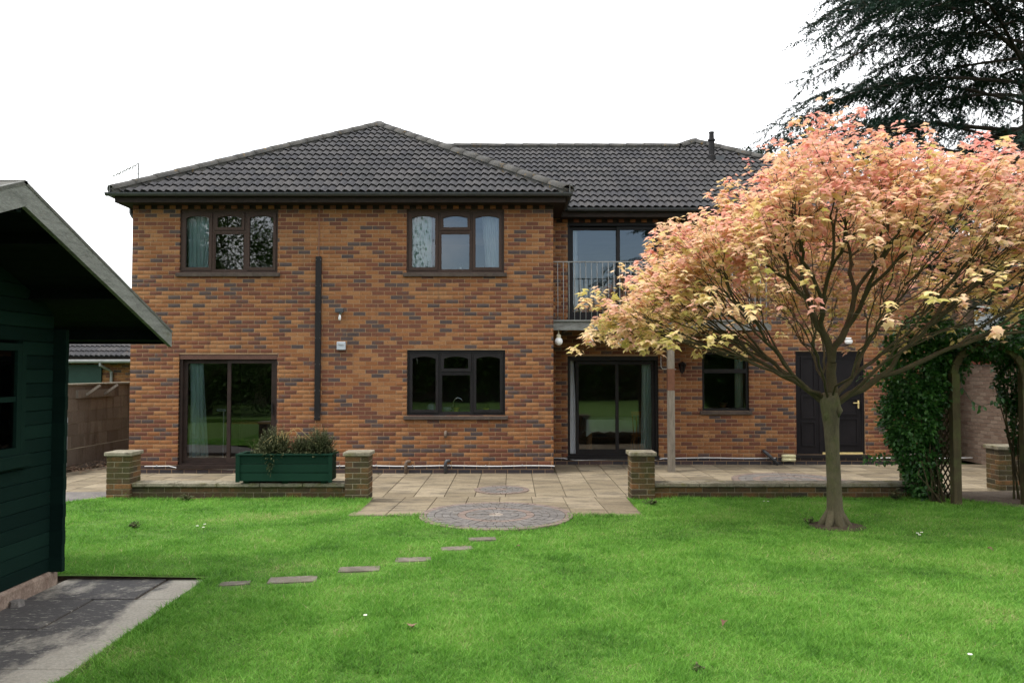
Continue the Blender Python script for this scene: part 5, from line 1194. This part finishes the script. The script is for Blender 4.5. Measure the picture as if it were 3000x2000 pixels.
# ---- broadleaf trees and hedge at the far end of the garden (seen only as reflections in the glass)
def broadleaf(name, label, base, rad, hc, n, seed, leaf=.3, per=22):
    r = np.random.default_rng(seed); t = thing(name, label, 'tree', base); c = np.array(base) + np.array([0, 0, hc]); P_ = []
    for i in range(n):
        d = r.normal(0, 1, 3); d /= np.linalg.norm(d); P_.append(c + d * np.array(rad) * r.uniform(.55, 1.) * (1 + .15 * math.sin(4 * d[0] + 5 * d[1] + seed)))
    P_ = np.array(P_); segs, tips = [], []; st = np.array(base) + np.array([0, 0, hc * .35]); grow(P_, st, np.array([0, 0, 1.]), r, segs, .012, .45, .42, 0, tips, .05)
    b = MB(); b.tube([base, tuple(st)], [.32, .24], 9); b.build('trunk', BARK, t); b = MB(); rings_tree(b, segs, 3, 10 ** 6); b.build('limbs', BARK, t, fixn=False)
    N = n * per; idx = r.integers(0, len(tips), N); pos = np.array([tips[i][0] for i in idx]) + r.normal(0, .38, (N, 3)); ms = frames(r.normal(0, 1, (N, 3))) * (leaf * r.uniform(.6, 1.2, N))[:, None, None]
    scatter('crown', [(0, 0, 0), (.4, .5, .1), (0, 1, 0), (-.4, .5, .1)], [(0, 1, 2), (0, 2, 3)], ms, pos, r.random(N), BACKLEAF, t, kind='stuff')
broadleaf('garden_tree', 'broad leafy tree at the far end of the lawn', (-12.5, -25, 0), (7.5, 4.5, 5.2), 7.4, 480, 4, .16, 120)
broadleaf('garden_tree', 'rounded leafy tree beside the far hedge', (1.5, -30, 0), (3.2, 2.5, 2.4), 3.6, 160, 6, .22)
r = np.random.default_rng(2); N = 60000
hp = np.stack([r.uniform(-34, 30, N), -31 + r.normal(0, .55, N), r.uniform(0, 1, N)], 1); hp[:, 2] = hp[:, 2] ** .8 * (5.6 + .6 * np.sin(hp[:, 0] * .9) + .4 * np.sin(hp[:, 0] * 2.3))
ms = frames(r.normal(0, 1, (N, 3))) * r.uniform(.2, .42, N)[:, None, None]
broadleaf('reflection_bush', 'unseen leafy bush added behind the camera to darken the sliding door reflection', (-12.4, -17.5, 0), (3.6, 1.6, 2.1), 2.2, 220, 16, .16, 60)  # added out of view to dim the lawn mirrored in the sliding door
hedge = thing('hedge', 'tall clipped hedge closing the far end of the garden', 'hedge', (-1, -31, 0))
scatter('foliage', [(0, 0, 0), (.4, .5, .1), (0, 1, 0), (-.4, .5, .1)], [(0, 1, 2), (0, 2, 3)], ms, hp, r.random(N), BACKLEAF, hedge, kind='stuff')
b = MB(); b.box(-34, 30, -31.6, -30.9, 0, 4.6); b.build('thicket', SOIL, hedge)

# ---- timber arch with trellis and climber
AX, AY = G(2802, 1478, LZ); AX2 = AX + .93; AD = .75; SPLAY = .55
arch = thing('garden_arch', 'weathered timber garden arch with lattice sides beside the patio', 'arch', (AX + .4, AY + .3, LZ))
AH = W(2850, 1105, AY)[1]
for xb_ in (AX, AX2):
    for y in (AY, AY + AD): x = xb_ + (SPLAY if xb_ == AX2 and y > AY else 0); b = MB(); b.box(x - .05, x + .05, y - .05, y + .05, LZ - .04, AH + .05); b.build('post', ARCHWOOD, arch)
for y in (AY, AY + AD):
    b = MB(); rr = (AX2 + (SPLAY if y > AY else 0) - AX) / 2; pts = [(AX + rr - (rr + .0) * math.cos(a), y, AH + .05 + .38 * math.sin(a)) for a in np.linspace(0, math.pi, 11)]
    for p, q in zip(pts, pts[1:]): b.bar(p, q, .045, .09, (0, 0, 1) if abs(q[0] - p[0]) > .03 else (1, 0, 0))
    b.build('arch_rib', ARCHWOOD, arch)
for k in range(5):
    a = math.pi * (k + .5) / 5; p = (AX + rr - rr * math.cos(a), AH + .05 + .43 * math.sin(a)); b = MB(); rr0 = (AX2 - AX) / 2; b.bar((AX + rr0 - rr0 * math.cos(a), AY - .02, p[1]), (p[0], AY + AD + .02, p[1]), .04, .025); b.build('cross_slat', ARCHWOOD, arch)
for x in (AX, AX2):
    lat = 0
    for sg in (1, -1):
        for k in range(-16, 20):
            y0_, z0_ = AY + .05, LZ + .05 + k * .12; L = AD - .1; za, zb_ = (z0_, z0_ + L) if sg > 0 else (z0_ + L, z0_)
            ya, yb = y0_, y0_ + L
            lo, hi = LZ + .05, AH
            def clip(ya, za, yb, zb_):
                if max(za, zb_) <= lo or min(za, zb_) >= hi: return None
                t0, t1 = 0., 1.; dz_ = zb_ - za
                for lim, s_ in ((lo, 1), (hi, -1)):
                    tt = (lim - za) / dz_
                    if (dz_ > 0) == (s_ > 0): t0 = max(t0, tt)
                    else: t1 = min(t1, tt)
                return None if t1 - t0 < .05 else (ya + (yb - ya) * t0, za + dz_ * t0, ya + (yb - ya) * t1, za + dz_ * t1)
            c_ = clip(ya, za, yb, zb_)
            if c_: b = MB(); xx = x + (.008 if sg > 0 else -.008); sk = SPLAY / AD if x == AX2 else 0; b.bar((xx + sk * (c_[0] - AY), c_[0], c_[1]), (xx + sk * (c_[2] - AY), c_[2], c_[3]), .008, .022, (1, 0, 0) if False else (0, 0, 1)); b.build('lattice_slat', ARCHWOOD, arch)
def foliage_cloud(name, label, blobs, N, leaf, m, seed, stems, cat='climber', tone=(0, 1), base=None):
    r = np.random.default_rng(seed); t = thing(name, label, cat, base); vol = np.array([q_[2] for q_ in blobs], float); idx = r.choice(len(blobs), N, p=vol / vol.sum()); pos, out, tn = [], [], []
    for i in idx:
        c, rd = np.array(blobs[i][0]), np.array(blobs[i][1]); d = r.normal(0, 1, 3); d /= np.linalg.norm(d); q = r.uniform(.45, 1.) ** .6 * (1 + .14 * math.sin(7 * d[0] + 9 * d[2] + i) + .1 * math.sin(15 * d[2] + 4 * d[0])); p = c + rd * d * q
        if p[2] < .1: p[2] = r.uniform(.09, .3)
        pos.append(p); out.append(d * .7 + r.normal(0, .6, 3) + np.array([0, 0, -.25])); tn.append(np.clip(tone[0] + (tone[1] - tone[0]) * r.beta(2, 2.4), .01, .99))
    b = MB()
    for s0, s1, w in stems:
        s0, s1 = np.array(s0), np.array(s1); mid_ = (s0 + s1) / 2 + r.normal(0, .08, 3); b.tube([s0, (s0 + mid_) / 2 + r.normal(0, .03, 3), mid_, s1], [w, w * .9, w * .8, w * .5], 5, False)
    b.build('stems', ARCHWOOD, t, fixn=False)
    ms = frames(np.array(out), np.tile([0, -.3, 1.], (N, 1)) + r.normal(0, .5, (N, 3))) * (leaf * r.uniform(.6, 1.25, N))[:, None, None]
    scatter('foliage', [(0, 0, 0), (.30, .35, .05), (.2, .75, .02), (0, 1, -.06), (-.2, .75, .02), (-.30, .35, .05)], [(0, 1, 2), (0, 2, 3), (0, 3, 4), (0, 4, 5)], ms, np.array(pos), tn, m, t, kind='stuff'); return t
bl = [((AX - .38, AY + .3, 1.75), (.42, .42, .62), 5), ((AX - .42, AY + .35, 1.15), (.36, .38, .5), 4), ((AX - .30, AY + .4, .72), (.26, .32, .45), 2.2), ((AX - .16, AY + .35, 1.9), (.30, .4, .7), 2.5), ((AX - .22, AY + .42, .3), (.22, .28, .22), .7),
      ((AX - .15, AY + .4, 2.38), (.42, .45, .26), 1.6), ((AX - .75, AY + .5, .62), (.28, .12, .07), .12), ((AX - .85, AY + .3, 1.75), (.25, .2, .10), .15), ((AX - .6, AY + .25, 2.2), (.22, .2, .14), .35), ((AX - .72, AY + .3, 1.35), (.16, .2, .12), .25), ((AX - .62, AY + .3, .95), (.14, .15, .1), .15)]
stems = [((AX - .1 + random.uniform(-.15, .08), AY + random.uniform(.05, .5), .06), (AX - .25 + random.uniform(-.25, .25), AY + random.uniform(.05, .5), random.uniform(.6, 1.8)), random.uniform(.006, .016)) for k in range(26)]
foliage_cloud('climbing_plant', 'bushy green climber covering the side of the garden arch', bl, 17000, .06, CLIMBER, 31, stems, 'climber', (0, 1), (AX - .2, AY + .3, LZ))
bl = [((AX + .5, AY + .35, AH + .42), (.62, .5, .20), 4.5), ((AX2 + .10, AY + .35, 1.75), (.14, .4, .55), 1.6), ((AX2 + .25, AY + .35, 2.25), (.3, .45, .4), 2.2), ((AX2 + .22, AY + .3, 1.1), (.14, .3, .6), 1.6), ((AX + .15, AY + .3, AH + .2), (.12, .35, .3), .6)]
stems = [((AX2 + .1 + random.uniform(-.03, .1), AY + random.uniform(.1, .6), .06), (AX2 + random.uniform(-.1, .2), AY + random.uniform(.1, .6), random.uniform(1.5, 2.6)), .012) for k in range(9)]
foliage_cloud('honeysuckle', 'darker climber trailing over the top and outer post of the arch', bl, 10500, .065, CLIMBER, 32, stems, 'climber', (0, .55), (AX2 + .1, AY + .3, LZ))
t = thing('trailing_shoot', 'thin trailing shoot with a few leaves hanging in the arch opening', 'climber', (AX + .06, AY + .05, 1.5)); b = MB()
sp = [(AX + .05, AY, 1.95), (AX + .10, AY - .02, 1.62), (AX + .22, AY - .03, 1.43), (AX + .34, AY - .03, 1.38), (AX + .50, AY - .03, 1.42), (AX + .60, AY - .02, 1.48)]
b.tube(sp, .004, 5, False); b.build('stem', CLIMBER, t); pp = np.array(sp[1:] + sp[1:] + sp[2:]); n = len(pp); ms = frames(np.stack([r.normal(0, .5, n), r.normal(0, .2, n), -np.ones(n)], 1), np.tile([0, -1., .2], (n, 1))) * .075
scatter('leaves', [(0, 0, 0), (.30, .35, .05), (.2, .75, .02), (0, 1, -.06), (-.2, .75, .02), (-.30, .35, .05)], [(0, 1, 2), (0, 2, 3), (0, 3, 4), (0, 4, 5)], ms, pp + r.normal(0, .02, (n, 3)), r.random(n) * .6, CLIMBER, t)
# weeds against the pillars and the wall
def weed(label, px, py, h, n, seed, name='weed', m=None, z=LZ):
    x, y = G(px, py, z); t = thing(name, label, 'weed', (x, y, z)); sprigs('leaves', (x, y, z - .01), n, h, h * .8, m or HERB, t, h * .35, seed)
weed('leafy weed at the foot of the pillar before the dining room', 1905, 1478, .12, 10, 41); weed('greyish trailing weed at the foot of the wall under the planter', 545, 1466, .12, 14, 42)
weed('small leafy weed growing at the low wall beside the climber', 2630, 1468, .18, 12, 43); weed('pale green weed sprouting beside the maple trunk', 2372, 1532, .10, 9, 44)
weed('small weed in the joint at the wall foot beside the brown pipe', 1108, 1388, .035, 7, 45, z=0); weed('dark thistle rosette growing flat in the open lawn', 2045, 1968, .06, 14, 46)
weed('patch of broad-leaved weed in the lawn by the shed corner', 395, 1545, .09, 18, 47)

# ---- grass blades over the lawn (denser near the camera)
r = np.random.default_rng(77)
def blades(x0, x1, y0, y1, dens):
    n = int((x1 - x0) * (y1 - y0) * dens); return np.stack([r.uniform(x0, x1, n), r.uniform(y0, y1, n)], 1)
bp = np.concatenate([blades(-4.2, 6.2, -10.4, -8.2, 15500), blades(-7, 8, -8.2, -6.0, 9000), blades(-9, 9, -6.0, -3.2, 5500), blades(-4.5, 6.5, -12.5, -10.4, 1500)])
vis = np.abs(bp[:, 0]) < (bp[:, 1] + D) * .72 + 2.2; bp = bp[vis]
keep = np.array([on_lawn(x, y, -.065) for x, y in bp]); bp = bp[keep]
for (x, y, s) in STEPS:
    d2 = ((bp[:, 0] - x) / (s * .37)) ** 4 + ((bp[:, 1] - y + .05) / (s * .22 + .035)) ** 4; bp = bp[(d2 > .25 + 1.0 * r.random(len(bp)) + .35 * np.sin(bp[:, 0] * 31) * np.sin(bp[:, 1] * 43))]
dt = np.hypot(bp[:, 0] - MX, bp[:, 1] - MY); bp = bp[dt > .16 + .16 * r.random(len(bp))]
n = len(bp); pn = np.sin(bp[:, 0] * 2.3 + 1.1 * np.sin(bp[:, 1] * 1.7)) * np.sin(bp[:, 1] * 2.9 + .8 * np.sin(bp[:, 0] * 2.1)); pn2 = np.sin(bp[:, 0] * 7.1 + 2 * np.sin(bp[:, 1] * 5.3)) * np.sin(bp[:, 1] * 6.7 + bp[:, 0])
pn3 = np.sin(bp[:, 0] * 17 + 3 * np.sin(bp[:, 1] * 11)) * np.sin(bp[:, 1] * 19 + 2 * np.sin(bp[:, 0] * 13)); hgt = (.032 + .006 * pn + .007 * pn2 + .008 * pn3) * r.uniform(.6, 1.35, n); long_ = r.random(n) < .012; hgt[long_] *= 2.0
edge = np.array([not on_lawn(x, y, .10) for x, y in bp]); hgt[edge] *= 1.35
lean = r.normal(0, .75, (n, 2)) + np.array([.12, -.1]); zz = LZ + .012 * np.sin(bp[:, 0] * 1.7 + bp[:, 1]) * np.sin(bp[:, 1] * 1.3 - .5 * bp[:, 0]) - .004
ang_ = r.random(n) * 6.28; wd = r.uniform(.0018, .0034, n) * (1 + .10 * (bp[:, 1] + 10)).clip(1, 1.7); tx_, ty_ = np.cos(ang_) * wd, np.sin(ang_) * wd
V = np.zeros((n, 3, 3)); V[:, 0] = np.stack([bp[:, 0] - tx_, bp[:, 1] - ty_, zz], 1); V[:, 1] = np.stack([bp[:, 0] + tx_, bp[:, 1] + ty_, zz], 1)
V[:, 2] = np.stack([bp[:, 0] + lean[:, 0] * hgt, bp[:, 1] + lean[:, 1] * hgt, zz + hgt * r.uniform(.8, 1, n)], 1)
Fi = np.arange(n * 3).reshape(-1, 3)
me = bpy.data.meshes.new('grass'); me.vertices.add(n * 3); me.vertices.foreach_set('co', V.reshape(-1).astype(np.float32)); nf = len(Fi)
me.loops.add(nf * 3); me.loops.foreach_set('vertex_index', Fi.reshape(-1).astype(np.int32)); me.polygons.add(nf); me.polygons.foreach_set('loop_start', (np.arange(nf) * 3).astype(np.int32)); me.materials.append(GRASS)
pp_ = np.clip(np.sin(bp[:, 0] * 1.1 + 2.2 * np.sin(bp[:, 1] * .9 + .4)) * np.sin(bp[:, 1] * 1.9 + 1.3 * np.sin(bp[:, 0] * 1.4)) - .55, 0, 1) * 1.1
gt_ = np.clip(.42 + .16 * r.normal(0, 1, n) + .06 * pn - .06 * pn2 - .09 * pn3 + .4 * (r.random(n) < .06) + pp_ * r.random(n), .01, .99); a = me.attributes.new('tone', 'FLOAT', 'FACE'); a.data.foreach_set('value', gt_.astype(np.float32)); me.update(calc_edges=True)
go = link('grass', me); go['kind'] = 'stuff'; go['label'] = 'short bright green lawn grass'; go['category'] = 'grass'

# ---- daisies and fallen leaves
for i, (px, py, lab) in enumerate(((1070, 1803, 'single white daisy in the open lawn near the dead leaf'), (2688, 1562, 'white daisies in the shade of the maple'), (2700, 1560, 'white daisies in the shade of the maple'), (2694, 1567, 'white daisies in the shade of the maple'), (2842, 1918, 'white daisy in the sunny lawn away from the maple'),
                                   (600, 1536, 'white daisies in the lawn before the planter wall'), (578, 1541, 'white daisies in the lawn before the planter wall'), (596, 1545, 'white daisies in the lawn before the planter wall'), (2238, 1468, 'white daisies at the low wall by the maple'), (2250, 1469, 'white daisies at the low wall by the maple'))):
    x, y = G(px, py, LZ + .05); t = thing('daisy', lab, 'flower', (x, y, LZ), 'daisies in the lawn')
    b = MB(); b.tube([(x, y, LZ), (x, y, LZ + .055)], .0015, 4); b.build('stem', CLIMBER, t)
    b = MB(); b.lathe((x, y, LZ + .055), [(.005, .003), (.013, .004), (.014, .001), (.005, 0)], 12); b.build('petals', WHITE, t); b = MB(); b.lathe((x, y, LZ + .057), [(.001, .004), (.0055, .002), (.006, 0)], 8); b.build('disc', YELLOWPOT, t)
dl = [(1207, 1832, .07, 'curled brown maple leaf lying on the open lawn', .7), (1515, 1600, .05, 'small reddish dead leaf in the lawn near the paver circle', .2), (2120, 1822, .05, 'red-brown dead leaf in the lawn before the maple', .1), (2903, 1608, .06, 'orange-brown dead leaf in the shaded lawn', .2)]
for i, (px, py, s_, lab, tn_) in enumerate(dl):
    x, y = G(px, py, LZ + .04); b = MB(); b.tone = tn_; b.add([(v[0] * s_, v[1] * s_ - s_ * .4, v[2] * s_ * 2.2 + .3 * s_ * abs(v[0]) * 3) for v in LV], LF); o = b.build('dead_leaf', DEADLEAF, None, fixn=False, M=Matrix.Translation((x, y, LZ + .045)) @ Matrix.Rotation(i * 1.3, 4, 'Z')); tag(o, lab, 'leaf')
n = 500; lp = np.stack([r.uniform(-8.3, -7.5, n), r.uniform(-.2, 3.0, n), np.full(n, .055)], 1); ms = frames(np.stack([r.normal(0, 1, n), r.normal(0, 1, n), r.normal(0, .15, n)], 1)) * r.uniform(.04, .09, n)[:, None, None]
scatter('leaf_litter', [(0, 0, 0), (.35, .5, .1), (0, 1, 0), (-.35, .5, .1)], [(0, 1, 2), (0, 2, 3)], ms, lp, r.random(n), DEADLEAF, None, kind='stuff', label='brown leaf litter on the bed by the boundary wall', category='leaf litter')
n = 70; lp = np.stack([r.uniform(XR + .05, 4.5, n), YB - .04 - np.abs(r.normal(0, .08, n)), np.full(n, .006)], 1); ms = frames(np.stack([r.normal(0, 1, n), r.normal(0, 1, n), r.normal(0, .1, n)], 1)) * r.uniform(.02, .05, n)[:, None, None]
scatter('leaf_litter', [(0, 0, 0), (.35, .5, .1), (0, 1, 0), (-.35, .5, .1)], [(0, 1, 2), (0, 2, 3)], ms, lp, r.random(n), DEADLEAF, None, kind='stuff', label='scattered brown leaf scraps along the patio wall foot', category='leaf litter')
